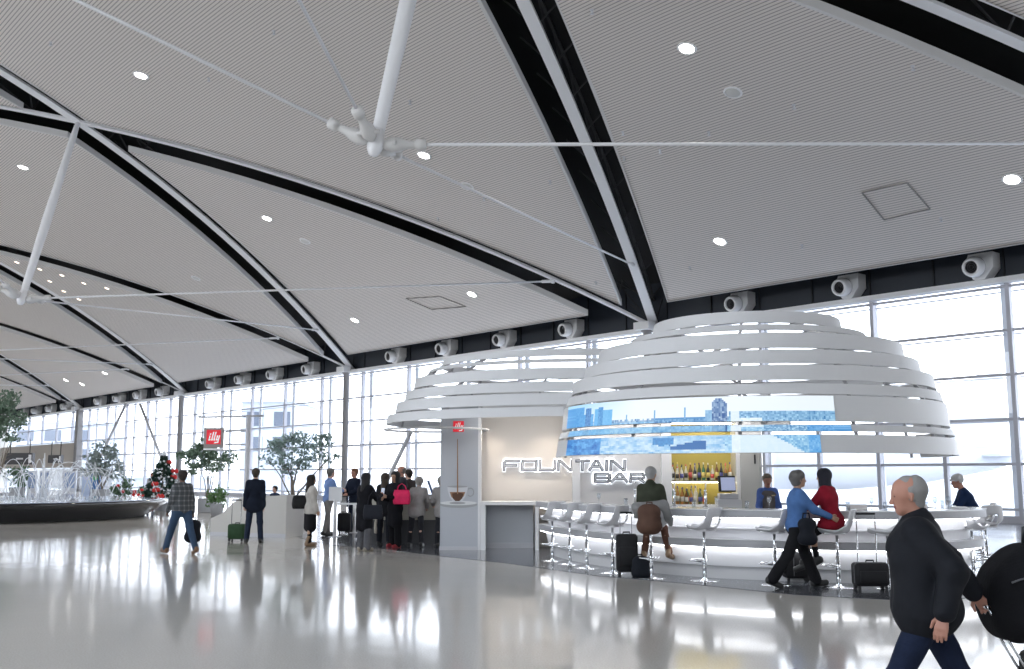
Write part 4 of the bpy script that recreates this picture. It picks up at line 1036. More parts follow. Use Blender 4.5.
b = Vector((xat(-4, 52), 52, 0)); tree('potted_tree', b, 'dark leafy tree cut by the left edge of the photo', 4, [blob(5, 402, 16, 12, 52, b), blob(18, 416, 13, 10, 52, b), blob(2, 428, 16, 12, 52, b), blob(14, 441, 9, 5, 52, b), blob(-14, 415, 18, 22, 52, b)], 6, 3000, .2, 4, leafm[1], (1.2, 1.2, .7))
def bush(px, py, R, Y, label, m, n, seed, cat='bush', red=0, name='round_bush'):
    p = AT(px, py, Y); r = empty(name, (p.x, Y, 0), label, cat)
    foliage([(0, 0, p.z, R, R, R)], n, R*.35, seed, m, r)
    MB().lathe([(R*.5, 0), (R*.65, p.z-R*.8), (R*.6, p.z-R*.8+.03)], (0, 0, 0), 16).build('pot', mat('planter_grey', (.33, .34, .36), .6), r, True)
    if red:
        rr = random.Random(seed); m2 = MB()
        for k in range(red):
            a = rr.uniform(PI, 2*PI); q = Vector((R*.85*math.cos(a), R*.8*math.sin(a), p.z+rr.uniform(-.5, .6)*R))
            m2.lathe([(0, -.08), (.09, -.03), (.09, .04), (0, .08)], q, 8)
        m2.build('red_flowers', mat('poinsettia_red', (.6, .03, .03), .6), r, True)
    return r
bush(217.5, 496, .42, 41, 'rounded green shrub behind the sloping end of the coffee counter', mat('leaf_fresh', (.1, .2, .07), .6), 500, 11)
bush(121.5, 488, .5, 50, 'dark round bush with a red flower behind the fountain', leafm[0], 500, 12, red=3)
bush(140, 493, .34, 50, 'low plant with red flowers behind the fountain rim', leafm[0], 260, 13, red=7, name='poinsettia')
bush(18, 478, .7, 60, 'dark feathery bush far left behind the jets', leafm[0], 420, 14, name='round_bush')
# christmas tree
Yx = 47; xb_ = xat(163, Yx); xt = empty('christmas_tree', (xb_, Yx, 0), 'decorated christmas tree with red bows beside the fountain', 'christmas tree')
hx = AT(163, 455, Yx).z
rr = np.random.default_rng(9); vs = []; fs = []
for k in range(3200):
    h = rr.uniform(0, 1)**1.25; R = (1-h)*.86+.05; a = rr.uniform(0, 2*PI); R2 = R*(.55+.45*rr.uniform()**.4); tier = .12*math.sin(h*42)
    c = np.array([R2*math.cos(a)*(1+tier), R2*math.sin(a)*(1+tier), .45+h*(hx-.45)]); d = np.array([math.cos(a), math.sin(a), -.35+rr.normal()*.3]); d /= np.linalg.norm(d)
    e = np.cross(d, rr.normal(size=3)); e /= np.linalg.norm(e); b0 = len(vs); L_ = .22; vs += [c-d*L_/2, c+e*.035, c+d*L_/2, c-e*.035]; fs.append((b0, b0+1, b0+2, b0+3))
me = bpy.data.meshes.new('branches'); me.from_pydata([tuple(v) for v in vs], [], fs); link_mesh('branches', me, mat('fir_green', (.035, .08, .06), .7), xt)
MB().tube([(0, 0, 0), (0, 0, hx-.1)], [.08, .02], 8).build('trunk', bark, xt); MB().lathe([(.3, 0), (.34, .3), (.3, .32)], (0, 0, 0), 16).build('stand', mat('planter_grey', (.33, .34, .36), .6), xt)
redb = mat('bow_red', (.65, .03, .03), .5); silv = mat('ornament_white', (.75, .78, .82), .25)
def onx(px, py, k=1.05):
    p = AT(px, py, Yx-.5); h = (p.z-.45)/(hx-.45); R = ((1-h)*.86+.05)*k; x = p.x-xb_; y = -math.sqrt(max(.0, R*R-x*x)); return Vector((x, y, p.z))
for (px, py) in ((164.5, 462), (171, 471), (158, 490), (163, 496), (170, 477), (156, 484)):
    c = onx(px, py); m = MB()
    for s_ in (-1, 1): m.lathe([(0, -.13), (.1, -.05), (.11, .04), (0, .1)], c+Vector((s_*.08, 0, 0)), 8, Matrix.Rotation(s_*1.2, 3, 'Y'))
    m.lathe([(0, -.05), (.05, 0), (0, .05)], c-Vector((0, .05, 0)), 6); m.build('red_bow', redb, xt, True)
ro = random.Random(2)
for k in range(52):
    py = ro.uniform(460, 500); w = 4+(py-455)*.24; px = 163+ro.uniform(-w, w); MB().lathe([(0, -.06), (.05, -.03), (.055, .02), (0, .06)], onx(px, py, 1.0), 8).build('ornament', silv, xt, True)
MB().lathe([(0, -.15), (.14, 0), (.06, .12), (0, .3)], (0, 0, hx), 8).build('topper', silv, xt, True)
# far left signs and displays
def farsign(px0, px1, py0, py1, Y, label, m, cat='sign', name='hanging_display'):
    a, b = AT(px0, py1, Y), AT(px1, py0, Y); r = empty(name, ((a.x+b.x)/2, Y, a.z), label, cat); w, h = b.x-a.x, b.z-a.z
    MB().rbox((0, 0, h/2), (w, .6, h), .05).build('case', m, r)
    MB().box((w*.05, -.32, h*.5), (w*.25, .03, h*.14)).build('sign_text_strip', lightgrey, r)
    MB().box((w*.42, -.31, h*.5), (w*.1, .03, h*.7)).build('end_plate', white, r)
    for s_ in (-.35, .35): MB().tube([(w*s_, 0, h), (w*s_, 0, h+1.2)], .04, 6).build('hanger', dark, r)
    MB().tube([(0, .2, h*.5), (0, .2, h*.5), (0, 104, h*.5)][:2]+[(0, .9, h*.5)], .06, 6).build('bracket', dark, r)
dkb = mat('sign_charcoal', (.05, .05, .055), .5)
farsign(5.5, 34, 453, 464.5, 92, 'long dark hanging display on the far beige wall, the wider of two', dkb); farsign(49, 62.5, 455, 463, 92, 'short dark hanging display on the far beige wall, the narrower of two', dkb)
Yd = 72
for (px0, px1, lb, c1, c2) in ((82, 91, 'tall pale blue lit panel behind the fountain', (.5, .6, .8), (.6, .65, .85)), (91, 101, 'tall deep blue and green lit panel behind the fountain', (.05, .16, .4), (.1, .4, .2))):
    a, b = AT(px0, 497, Yd), AT(px1, 469, Yd); r = empty('lit_panel', ((a.x+b.x)/2, Yd, 0), lb, 'display panel'); w = b.x-a.x
    MB().box((0, 0, b.z/2), (w, .3, b.z)).build('case', mat('panel_%d' % px0, c1, .4), r); MB().lathe([(0, 0), (w*.38, 0), (w*.38, .02)], (0, -.17, b.z*.72), 18, Matrix.Rotation(PI/2, 3, 'X')).build('printed_disc', mat('paneld_%d' % px0, c2, .5), r)
for k, (px0, px1) in enumerate(((27, 37), (39, 50), (62, 77))):
    a, b = AT(px0, 495, 98), AT(px1, 471, 98); r = empty('shop_screen', ((a.x+b.x)/2, 98, 0), 'blue grey glazed shop screen at the far left, %s from the left' % ordinal(k), 'shop screen')
    MB().box((0, 0, b.z/2), (b.x-a.x, .2, b.z)).build('frame', mat('screen_frame', (.5, .52, .58), .5), r); MB().box((0, -.11, b.z/2+.1), ((b.x-a.x)*.8, .05, b.z*.75)).build('pane', mat('blue_grey_glazing2', (.25, .32, .48), .2), r)

# ================================================================== PEOPLE (bodies grown from a smooth distance field)
def V(*a): return np.array(a, float)
def rotm(ax, deg):
    t = math.radians(deg); c, s = math.cos(t), math.sin(t)
    return {'x': np.array([[1, 0, 0], [0, c, -s], [0, s, c]]), 'y': np.array([[c, 0, s], [0, 1, 0], [-s, 0, c]]), 'z': np.array([[c, -s, 0], [s, c, 0], [0, 0, 1]])}[ax]
def cone_d(P, a, b, ra, rb, n=None, f=1.0):
    ab = b-a
    pa = P-a
    if n is not None:
        pa = pa+(f-1)*(pa @ n)[..., None]*n; ab = ab+(f-1)*(ab @ n)*n
    L2 = ab @ ab
    h = np.clip((pa @ ab)/(L2+1e-12), 0, 1)
    return np.sqrt(((pa-h[..., None]*ab)**2).sum(-1))-(ra+(rb-ra)*h)
def grow(prims, h, k):
    """prims: (a, b, ra, rb, n, f, tag). returns verts, quads"""
    lo = np.min([np.minimum(p[0]-p[2], p[1]-p[3]) for p in prims], 0)-3*h-.01; hi = np.max([np.maximum(p[0]+p[2], p[1]+p[3]) for p in prims], 0)+3*h+.01
    N = np.ceil((hi-lo)/h).astype(int)+1
    F = np.full(N, .3, np.float32)
    for (a, b, ra, rb, n, f, tag, *kk) in prims:
        kq = kk[0] if kk else k
        m = kq+2.5*h; l = np.floor((np.minimum(a-ra, b-rb)-m-lo)/h).astype(int); u = np.ceil((np.maximum(a+ra, b+rb)+m-lo)/h).astype(int)+1
        l = np.maximum(l, 0); u = np.minimum(u, N)
        X = [lo[i]+h*np.arange(l[i], u[i]) for i in range(3)]
        G_ = np.stack(np.meshgrid(*X, indexing='ij'), -1)
        d = cone_d(G_, a, b, ra, rb, n, f).astype(np.float32)
        S = F[l[0]:u[0], l[1]:u[1], l[2]:u[2]]
        hh = np.maximum(kq-np.abs(S-d), 0)/kq
        F[l[0]:u[0], l[1]:u[1], l[2]:u[2]] = np.minimum(S, d)-hh*hh*kq*.25
    return nets(F, lo, h)
def nets(F, lo, h):
    ins = F < 0
    nx, ny, nz = F.shape
    c = np.zeros((nx-1, ny-1, nz-1), np.int8)
    for dx in (0, 1):
        for dy in (0, 1):
            for dz in (0, 1): c += ins[dx:nx-1+dx, dy:ny-1+dy, dz:nz-1+dz]
    act = (c > 0) & (c < 8); idx = np.argwhere(act); M = len(idx)
    ID = np.full(act.shape, -1, np.int32); ID[act] = np.arange(M)
    acc = np.zeros((M, 3)); cnt = np.zeros(M)
    for ax in range(3):
        o1, o2 = [i for i in range(3) if i != ax]
        for a in (0, 1):
            for b in (0, 1):
                p = idx.copy(); p[:, o1] += a; p[:, o2] += b; q = p.copy(); q[:, ax] += 1
                f0 = F[p[:, 0], p[:, 1], p[:, 2]]; f1 = F[q[:, 0], q[:, 1], q[:, 2]]; m = (f0 < 0) != (f1 < 0)
                t = np.where(m, f0/(f0-f1+1e-12), 0); pt = p.astype(float); pt[:, ax] += t; acc[m] += pt[m]; cnt[m] += 1
    vs = lo+h*acc/cnt[:, None]
    quads = []
    for ax in range(3):
        o1, o2 = [(1, 2), (2, 0), (0, 1)][ax]
        sl = [slice(None)]*3; sl[ax] = slice(0, F.shape[ax]-1); A_ = ins[tuple(sl)]
        sl[ax] = slice(1, F.shape[ax]); B_ = ins[tuple(sl)]
        e = np.argwhere(A_ != B_)
        e = e[(e[:, o1] > 0) & (e[:, o2] > 0) & (e[:, o1] < F.shape[o1]-1) & (e[:, o2] < F.shape[o2]-1)]
        fl_ = A_[e[:, 0], e[:, 1], e[:, 2]]
        q = []
        for (a, b) in ((-1, -1), (0, -1), (0, 0), (-1, 0)):
            p = e.copy(); p[:, o1] += a; p[:, o2] += b; q.append(ID[p[:, 0], p[:, 1], p[:, 2]])
        q = np.stack(q, 1); q[~fl_] = q[~fl_][:, ::-1]; q = q[(q >= 0).all(1)]; quads.append(q)
    return vs, np.concatenate(quads)
def sdf_mesh(name, prims, mats, parent, h, k=.03, fold=0.0):
    vs, q = grow(prims, h, k)
    if fold:                                        # cloth folds
        z = vs[:, 2]; x = vs[:, 0]; y = vs[:, 1]; cx = vs.mean(0); d = vs-np.array([cx[0], cx[1], 0]); d[:, 2] = 0; d /= (np.linalg.norm(d, axis=1)[:, None]+1e-6)
        w = np.sin(z*31+np.sin(x*17+y*9)*2)*.5+np.sin(z*13-x*23+y*19)*.5; vs = vs+d*(w*fold)[:, None]
    me = bpy.data.meshes.new(name); me.vertices.add(len(vs)); me.vertices.foreach_set('co', vs.astype(np.float32).ravel())
    me.loops.add(len(q)*4); me.loops.foreach_set('vertex_index', q.astype(np.int32).ravel())
    me.polygons.add(len(q)); me.polygons.foreach_set('loop_start', np.arange(0, len(q)*4, 4, dtype=np.int32)); me.polygons.foreach_set('loop_total', np.full(len(q), 4, np.int32))
    tags = sorted(set(p[6] for p in prims)); ms = [mats[t] for t in tags] if isinstance(mats, dict) else [mats]
    if isinstance(mats, dict) and len(tags) > 1:
        c = vs[q].mean(1); best = np.full(len(c), 9.); ti = np.zeros(len(c), np.int32)
        for p in prims:
            d = cone_d(c, p[0], p[1], p[2], p[3], p[4], p[5]); m = d < best; best[m] = d[m]; ti[m] = tags.index(p[6])
    me.update(calc_edges=True)
    o = link_mesh(name, me, ms, parent, True)
    if isinstance(mats, dict) and len(tags) > 1: me.polygons.foreach_set('material_index', ti)
    return o
SKIN = {'fair': mat('skin_fair', (.56, .34, .26), .5), 'ruddy': mat('skin_ruddy', (.43, .21, .15), .5), 'dark': mat('skin_dark', (.12, .06, .04), .5), 'tan': mat('skin_tan', (.4, .24, .16), .5)}
lipm = mat('lip', (.3, .1, .08), .5); eyem = mat('eye_dark', (.03, .03, .035), .2)
def cloth(n, c, r=.9): return mat('cloth_'+n, c, r, spec=.15, noise=(9, .12), bump=(60, .25))
def person(label, loc, rz, H=1.75, h=.013, lean=0, side=0, tyaw=0, legs=((0, 3, 0, 0), (0, 3, 0, 0)), arms=((0, 8, 8, 0), (0, 8, 8, 0)), head=(0, 0), curl=(35, 35),
           skin='fair', hair=('short', 'hair_brown', (.06, .04, .03)), top=('shirt', 'blue', (.1, .2, .4)), bottom=('trousers', 'jeans', (.03, .05, .1)), shoes=('black', (.015, .015, .015)), fat=1.0, woman=False, seat=None, footpitch=(0, 0), extra=None, sleeves=True, hemz=None, puff=0.0, collar=0.0, fold=1.0, boxy=0.0):
    S = H/1.75; root = empty('person', (loc[0], loc[1], 0), label, 'person', rz=math.radians(rz))
    RZ = rotm('z', rz)
    legj = {}; low = 9
    hipw = .095 if not woman else .1; shw = .156 if not woman else .138
    Rp = rotm('z', 0)
    for sd, (fx, ab, kn, fy), fp in ((-1, legs[0], footpitch[0]), (1, legs[1], footpitch[1])):
        hip = V(sd*hipw, 0, 0); R1 = rotm('y', -sd*ab) @ rotm('x', fx); knee = hip+R1 @ V(0, 0, -.43); R2 = R1 @ rotm('x', -kn); ank = knee+R2 @ V(0, 0, -.405)
        Rf = rotm('z', -sd*fy) @ rotm('x', fp); heel = ank+Rf @ V(0, -.05, -.045); toe = ank+Rf @ V(0, .15, -.05)
        legj[sd] = (hip, knee, ank, heel, toe, Rf); low = min(low, heel[2]-.04, toe[2]-.035)
    pz = -low if seat is None else seat/S
    pel = V(0, 0, pz)
    for sd in legj: legj[sd] = tuple(p+pel for p in legj[sd][:5])+(legj[sd][5],)
    Rt = rotm('z', tyaw) @ rotm('y', side) @ rotm('x', -lean)
    tp = lambda *a: pel+Rt @ V(*a)
    nY = Rt @ V(0, 1, 0)
    Rh = Rt @ rotm('x', lean*.75) @ rotm('z', head[0]) @ rotm('x', head[1])
    neck = tp(0, -.01, .535); hc = neck+Rt @ V(0, .02, .07)+Rh @ V(0, .015, .085)
    hp = lambda x_, y_, z_: hc+Rh @ V(x_, y_*.88, z_)
    B = []
    def add(L_, a, b, ra, rb=None, tag='skin', n=None, f=1.0, k=None):
        t = (a*S, b*S, ra*S, (ra if rb is None else rb)*S, n, f, tag); L_.append(t+((k,) if k else ()))
    # body
    add(B, tp(-.07, 0, .0), tp(.07, 0, .0), .105*fat); add(B, tp(0, 0, .05), tp(0, .01, .36), .115*fat, .13*fat, n=nY, f=1.2)
    add(B, tp(-.08, .01, .37), tp(.08, .01, .37), .105*fat); add(B, tp(-shw+.03, 0, .475), tp(shw-.03, 0, .475), .055); add(B, tp(0, -.01, .47), hc+Rh @ V(0, -.02, -.03), .06, .052)
    for sd in (-1, 1):
        hip, knee, ank, heel, toe, Rf = legj[sd]
        add(B, hip, knee, .078, .05); add(B, knee, ank, .05, .034); add(B, knee+(ank-knee)*.3+Rf @ V(0, -.012, 0), knee+(ank-knee)*.5, .05, .04); add(B, heel, toe, .032, .026)
    add(B, hp(0, -.026, .042), hp(0, .01, .04), .084, .077, k=.02); add(B, hp(0, .03, .0), hp(0, .04, -.055), .066, .046, k=.02); add(B, hp(0, -.0, -.045), hp(0, .055, -.082), .052, .028, k=.02)
    add(B, hp(0, .093, .008), hp(0, .112, -.026), .009, .014, k=.012); add(B, hp(-.03, .077, .032), hp(.03, .077, .032), .016, k=.012)
    for sd in (-1, 1):
        add(B, hp(sd*.078, -.012, .012), hp(sd*.078, -.01, -.022), .014, .01, k=.01); add(B, hp(sd*.031, .087, .01), hp(sd*.034, .086, .01), .0065, tag='eye', k=.004)
    add(B, hp(-.017, .088, -.056), hp(.017, .088, -.056), .008, tag='lip', k=.006)
    J = {}; arm = {}
    for sd, (fx, ab, el, tw), cu in ((-1, arms[0], curl[0]), (1, arms[1], curl[1])):
        sh = tp(sd*shw, 0, .475); R1 = Rt @ rotm('y', -sd*ab) @ rotm('x', fx); elb = sh+R1 @ V(0, 0, -.285); R2 = R1 @ rotm('z', sd*tw) @ rotm('x', el); wr = elb+R2 @ V(0, 0, -.25)
        add(B, sh, elb, .05, .038); add(B, elb, wr, .038, .026); arm[sd] = (sh, elb, wr)
        w = lambda x, y, z: wr+R2 @ V(sd*x, y, z)          # x outward, y towards the thumb, z along the arm (negative = fingertips)
        for yy in (-.026, -.008, .01, .026): add(B, w(0, yy*.5, -.01), w(0, yy, -.085), .015, .0135, k=.012)
        fl = (.058, .074, .08, .07)
        for yy, ln in zip((-.029, -.01, .01, .029), fl):
            c1 = math.radians(cu*.7); c2 = math.radians(cu*1.7); p0 = w(0, yy, -.088); p1 = w(-math.sin(c1)*ln*.5, yy*1.05, -.088-math.cos(c1)*ln*.5)
            p2 = w(-math.sin(c1)*ln*.5-math.sin(c2)*ln*.5, yy*1.05, -.088-math.cos(c1)*ln*.5-math.cos(c2)*ln*.5)
            add(B, p0, p1, .0105, .0095, k=.004); add(B, p1, p2, .0095, .008, k=.004)
        add(B, w(-.005, .022, -.025), w(-.02, .052, -.055), .0145, .012, k=.008); add(B, w(-.02, .052, -.055), w(-.032, .06, -.09), .0115, .009, k=.004)
        J[sd] = RZ @ (w(-.02, 0, -.1)*S)+V(loc[0], loc[1], 0)
    sdf_mesh('body', B, {'skin': SKIN[skin], 'eye': eyem, 'lip': lipm}, root, h)
    # clothes
    kind, cn_, cc = top; tm = cc if not isinstance(cc, tuple) else cloth(cn_, cc); T = []; e = (.018 if kind in ('shirt', 'sweater', 'vest') else .023)+puff
    zb = (.0 if kind != 'shirt' else .03) if hemz is None else .07
    add(T, tp(-.075, 0, zb), tp(.075, 0, zb), .1*fat+e); add(T, tp(0, 0, .03), tp(0, .01, .36), .115*fat+e, .13*fat+e, n=nY, f=1.17)
    add(T, tp(-.08, .01, .37), tp(.08, .01, .37), .105*fat+e); add(T, tp(-shw+.03, 0, .475), tp(shw-.03, 0, .475), .055+e); add(T, tp(0, -.015, .48), tp(0, -.015, .525), .065+e*.4, .056+e*.4)
    if boxy:
        for sx in (-1, 1): add(T, tp(sx*.09, .03, .02), tp(sx*.11, .02, .3), .12+boxy, .11+boxy*.6)
        add(T, tp(-.08, -.05, .03), tp(.08, -.05, .03), .12+boxy*.8)
    if collar: add(T, tp(0, -.03, .5), tp(0, -.03, .5+collar), .075+e*.3, .07+e*.2)
    for sd in (-1, 1):
        sh, elb, wr = arm[sd]
        if sleeves: add(T, sh, elb, .052+e, .042+e, k=.035); add(T, elb, elb+(wr-elb)*.96, .042+e, .031+e*.8, k=.03)
        else: add(T, sh, sh+(elb-sh)*.3, .052+e, .05+e)
    hem = {'shirt': 0, 'sweater': .06, 'vest': .0, 'jacket': .1, 'coat': .36, 'blazer': .16}[kind]
    if hemz is not None: hem = hemz
    if hem > .05:
        l_, r_ = legj[-1], legj[1]
        for sd, lg in ((-1, l_), (1, r_)):
            d = (lg[1]-lg[0])*.55+V(0, 0, -.43)*.45 if seat is None else (lg[1]-lg[0]); d = d/np.linalg.norm(d)
            add(T, tp(sd*.05, 0, .02), lg[0]*.8+pel*.2+d*hem, .1*fat+e, .098*fat+e*1.3, k=.08)
    sdf_mesh({'coat': 'coat', 'jacket': 'jacket', 'blazer': 'blazer', 'shirt': 'shirt', 'sweater': 'sweater', 'vest': 'vest'}[kind], T, tm, root, h, .05, fold=(.004 if kind in ('coat', 'jacket', 'shirt') else .002)*fold)
    kind2, bn, bc_ = bottom; bm_ = cloth(bn, bc_); L_ = []
    wd_ = {'trousers': (.088, .064, .056), 'wide': (.095, .08, .085), 'leggings': (.083, .056, .042), 'skirt': (.085, .058, .042), 'jeans': (.092, .07, .062)}[kind2]
    add(L_, tp(-.07, 0, -.0), tp(.07, 0, -.0), .112*fat)
    for sd in (-1, 1):
        hip, knee, ank, heel, toe, Rf = legj[sd]
        add(L_, hip, knee, wd_[0]*(fat*.5+.5), wd_[1]); add(L_, knee, knee+(ank-knee)*(.98 if kind2 != 'leggings' else .9), wd_[1], wd_[2])
        if kind2 == 'skirt': add(L_, hip*.6+pel*.4, (hip*.6+pel*.4)+V(0, 0, -.45), .12, .13, k=.08)
    sdf_mesh('skirt' if kind2 == 'skirt' else 'trousers', L_, bm_, root, h, .03, fold=.004 if kind2 in ('jeans', 'trousers', 'wide') else 0)
    sm_ = mat('shoe_'+shoes[0], shoes[1], .45)
    for sd in (-1, 1):
        hip, knee, ank, heel, toe, Rf = legj[sd]; Q = []; up = Rf @ V(0, 0, 1)
        add(Q, heel+up*.012, toe+up*.008, .044, .036); add(Q, heel-up*.008, toe-up*.012, .036, .034); add(Q, heel+up*.03, ank+Rf @ V(0, .01, .02 if shoes[0] != 'boot' else .14), .04, .045)
        sdf_mesh('shoe', Q, sm_, root, h*.9, .02)
    if hair:
        hk, hn, hcx = hair; hm = mat(hn, hcx, .75, bump=(120, .5)); Hh = []
        if hk in ('short', 'curly', 'grey'):
            o = .012 if hk != 'curly' else .02
            add(Hh, hp(0, -.04, .048), hp(0, .0, .062), .088+o*.8, .07+o, k=.02); add(Hh, hp(0, -.055, .03), hp(0, -.05, -.03), .075+o, .055+o, k=.02)
            for sd in (-1, 1): add(Hh, hp(sd*.05, -.015, .035), hp(sd*.055, -.01, .0), .035+o*.6, .022, k=.02)
        if hk == 'balding':
            add(Hh, hp(0, -.055, .02), hp(0, -.05, -.03), .07, .052, k=.02); add(Hh, hp(0, -.05, .045), hp(0, -.01, .062), .077, .066, k=.02)
            for sd in (-1, 1): add(Hh, hp(sd*.045, -.03, .03), hp(sd*.055, -.015, -.01), .044, .028, k=.02)
        if hk == 'long':
            add(Hh, hp(0, -.035, .05), hp(0, .0, .06), .098, .085, k=.02); add(Hh, hp(0, -.055, .03), tp(0, -.07, .42), .088, .07, k=.04)
            for sd in (-1, 1): add(Hh, hp(sd*.055, -.01, .04), hp(sd*.07, -.02, -.13), .045, .035, k=.03)
        if hk == 'scarf':
            add(Hh, hp(0, -.03, .04), hp(0, .0, .045), .102, .092, k=.02); add(Hh, hp(0, -.04, .02), hp(0, -.02, -.1), .098, .085, k=.03); add(Hh, hp(0, -.02, -.08), tp(0, -.0, .47), .08, .1, k=.03)
        if hk == 'hood':
            add(Hh, hp(0, -.035, .045), hp(0, .0, .05), .105, .088, k=.02); add(Hh, hp(0, -.05, .02), hp(0, -.06, -.08), .1, .08, k=.03); add(Hh, hp(0, -.06, -.07), tp(0, -.06, .46), .09, .09, k=.03)
        if hk == 'receding':
            add(Hh, hp(0, -.042, .05), hp(0, -.012, .06), .086, .07, k=.02); add(Hh, hp(0, -.055, .03), hp(0, -.05, -.035), .078, .056, k=.02)
            for sd in (-1, 1): add(Hh, hp(sd*.05, -.02, .035), hp(sd*.056, -.012, -.005), .036, .02, k=.02)
        if hk == 'beanie':
            add(Hh, hp(0, -.03, .06), hp(0, .0, .062), .094, .084, k=.02); add(Hh, hp(0, -.05, .03), hp(0, -.045, -.01), .08, .066, k=.02)
        if hk == 'cap':
            add(Hh, hp(0, -.03, .055), hp(0, .01, .055), .096, .086, k=.02); add(Hh, hp(-.03, .08, .05), hp(.03, .08, .05), .02, k=.02); add(Hh, hp(-.025, .125, .04), hp(.025, .125, .04), .012, k=.03)
        sdf_mesh({'scarf': 'head_scarf', 'hood': 'hood', 'cap': 'cap', 'beanie': 'knit_hat'}.get(hk, 'hair'), Hh, hm, root, h*.9, .02, fold=.004 if hk in ('curly', 'long') else 0)
    J['root'] = root; J['tp'] = lambda *a: RZ @ (tp(*a)*S)+V(loc[0], loc[1], 0); J['rz'] = rz; J['foot'] = [RZ @ (legj[s_][3]*S)+V(loc[0], loc[1], 0) for s_ in (-1, 1)]; J['knee'] = [RZ @ (legj[s_][1]*S)+V(loc[0], loc[1], 0) for s_ in (-1, 1)]
    J['sh'] = {s_: RZ @ (arm[s_][0]*S)+V(loc[0], loc[1], 0) for s_ in arm}
    return J
# luggage ------------------------------------------------------------
def suitcase(label, loc, rz, size=(.36, .24, .52), col=(.02, .02, .022), hgt=1.0, tilt=0, name='rolling_suitcase', grab=None, cmn='luggage_black', handle=True):
    r = empty(name, (loc[0], loc[1], 0), label, 'suitcase', rz=math.radians(rz)); w, d, h_ = size; m = cloth(cmn, col, .6)
    r.rotation_euler = (math.radians(tilt), 0, math.radians(rz))
    MB().rbox((0, 0, .06+h_/2), (w, d, h_), .05).build('shell', m, r, True)
    MB().rbox((0, d/2+.015, .06+h_*.42), (w*.8, .04, h_*.5), .018).build('front_pocket', m, r, True)
    m2 = MB(); pr = [(-w/2-.003, -d*.1), (w/2+.003, -d*.1)]
    m2.tube([(-w/2-.004, d*.2, .1), (-w/2-.004, d*.2, h_+.02), (-w/2+.03, d*.2, h_+.063), (w/2-.03, d*.2, h_+.063), (w/2+.004, d*.2, h_+.02), (w/2+.004, d*.2, .1)], .006, 5); m2.build('zip', mat('zip_grey', (.12, .12, .13), .4), r)
    for sx in (-1, 1):
        MB().lathe([(0, -.02), (.045, -.02), (.05, 0), (.045, .02), (0, .02)], (sx*(w/2-.05), -d/2+.04, .05), 14, Matrix.Rotation(PI/2, 3, 'Y')).build('wheel', black, r, True)
        MB().box((sx*(w/2-.05), d/2-.04, .03), (.04, .03, .06)).build('foot', black, r)
    MB().tube([(-.06, 0, h_+.05), (-.05, 0, h_+.09), (.05, 0, h_+.09), (.06, 0, h_+.05)], .012, 6).build('top_grip', black, r)
    if handle:
        t = MB(); 
        for sx in (-1, 1): t.tube([(sx*w*.28, -d*.35, h_*.6), (sx*w*.28, -d*.35, hgt)], .009, 6)
        t.build('telescopic_handle', chrome, r); MB().tube([(-w*.28, -d*.35, hgt), (w*.28, -d*.35, hgt)], .016, 8).build('handle_grip', black, r)
    return r
def tote(label, top, rz, size=(.34, .12, .28), col=(.02, .02, .02), nm='tote_black', strap=.25, name='handbag', cat='bag'):
    """top: point the straps hang from"""
    r = empty(name, (top[0], top[1], top[2]-strap-size[2]), label, cat, rz=math.radians(rz)); w, d, h_ = size; m = cloth(nm, col, .6)
    b = MB(); n = 20; lay = []
    vs = []; fs = []
    for j, (z, kw, kd) in enumerate(((0, .86, .7), (.02, .95, .9), (.35*h_, 1.0, 1.0), (.75*h_, .95, .8), (h_, .86, .35))):
        for k in range(n):
            a = 2*PI*k/n; c, s_ = math.cos(a), math.sin(a); e = .45
            vs.append((w/2*kw*abs(c)**e*(1 if c > 0 else -1), d/2*kd*abs(s_)**e*(1 if s_ > 0 else -1), z))
    for j in range(4):
        for k in range(n): fs.append((j*n+k, j*n+(k+1) % n, (j+1)*n+(k+1) % n, (j+1)*n+k))
    fs += [tuple(range(n-1, -1, -1)), tuple(range(4*n, 5*n))]
    b.add(vs, fs).build('pouch', m, r, True)
    for sy in (-1, 1):
        MB().tube([(-w*.28, sy*d*.15, h_-.02), (-w*.2, sy*d*.1, h_+strap*.6), (0, 0, h_+strap), (w*.2, sy*d*.1, h_+strap*.6), (w*.28, sy*d*.15, h_-.02)], .008, 6).build('strap', m, r, True)
    return r
def backpack(label, loc, rz, size, col, nm, cat='backpack', strap=True, name='backpack'):
    r = empty(name, loc, label, cat, rz=math.radians(rz)); w, d, h_ = size; m = cloth(nm, col, .7)
    P = [(V(-w*.22, 0, h_*.22), V(w*.22, 0, h_*.22), d*.55, d*.55, None, 1, 'a'), (V(-w*.2, 0, h_*.75), V(w*.2, 0, h_*.75), d*.48, d*.48, None, 1, 'a'), (V(0, 0, h_*.3), V(0, 0, h_*.72), d*.6, d*.55, None, 1, 'a')]
    sdf_mesh('pack_body', P, m, r, .012, .09)
    P = [(V(-w*.12, d*.4, h_*.25), V(w*.12, d*.4, h_*.25), d*.26, d*.26, None, 1, 'a')]
    sdf_mesh('front_pocket', P, m, r, .012, .03)
    MB().tube([(-.05, -d*.2, h_*.93), (-.04, -d*.2, h_+.05), (.04, -d*.2, h_+.05), (.05, -d*.2, h_*.93)], .011, 6).build('top_loop', m, r)
    if strap:
        for sx in (-1, 1): MB().tube([(sx*w*.25, -d*.45, h_*.9), (sx*w*.33, -d*.85, h_*.75), (sx*w*.33, -d*.8, h_*.4), (sx*w*.25, -d*.4, h_*.12)], .018, 6).build('shoulder_strap', m, r)
    return r
def pos(px, py): g = G(px, py); return (g.x, g.y)
HB = ('short', 'hair_dark', (.02, .015, .012)); 
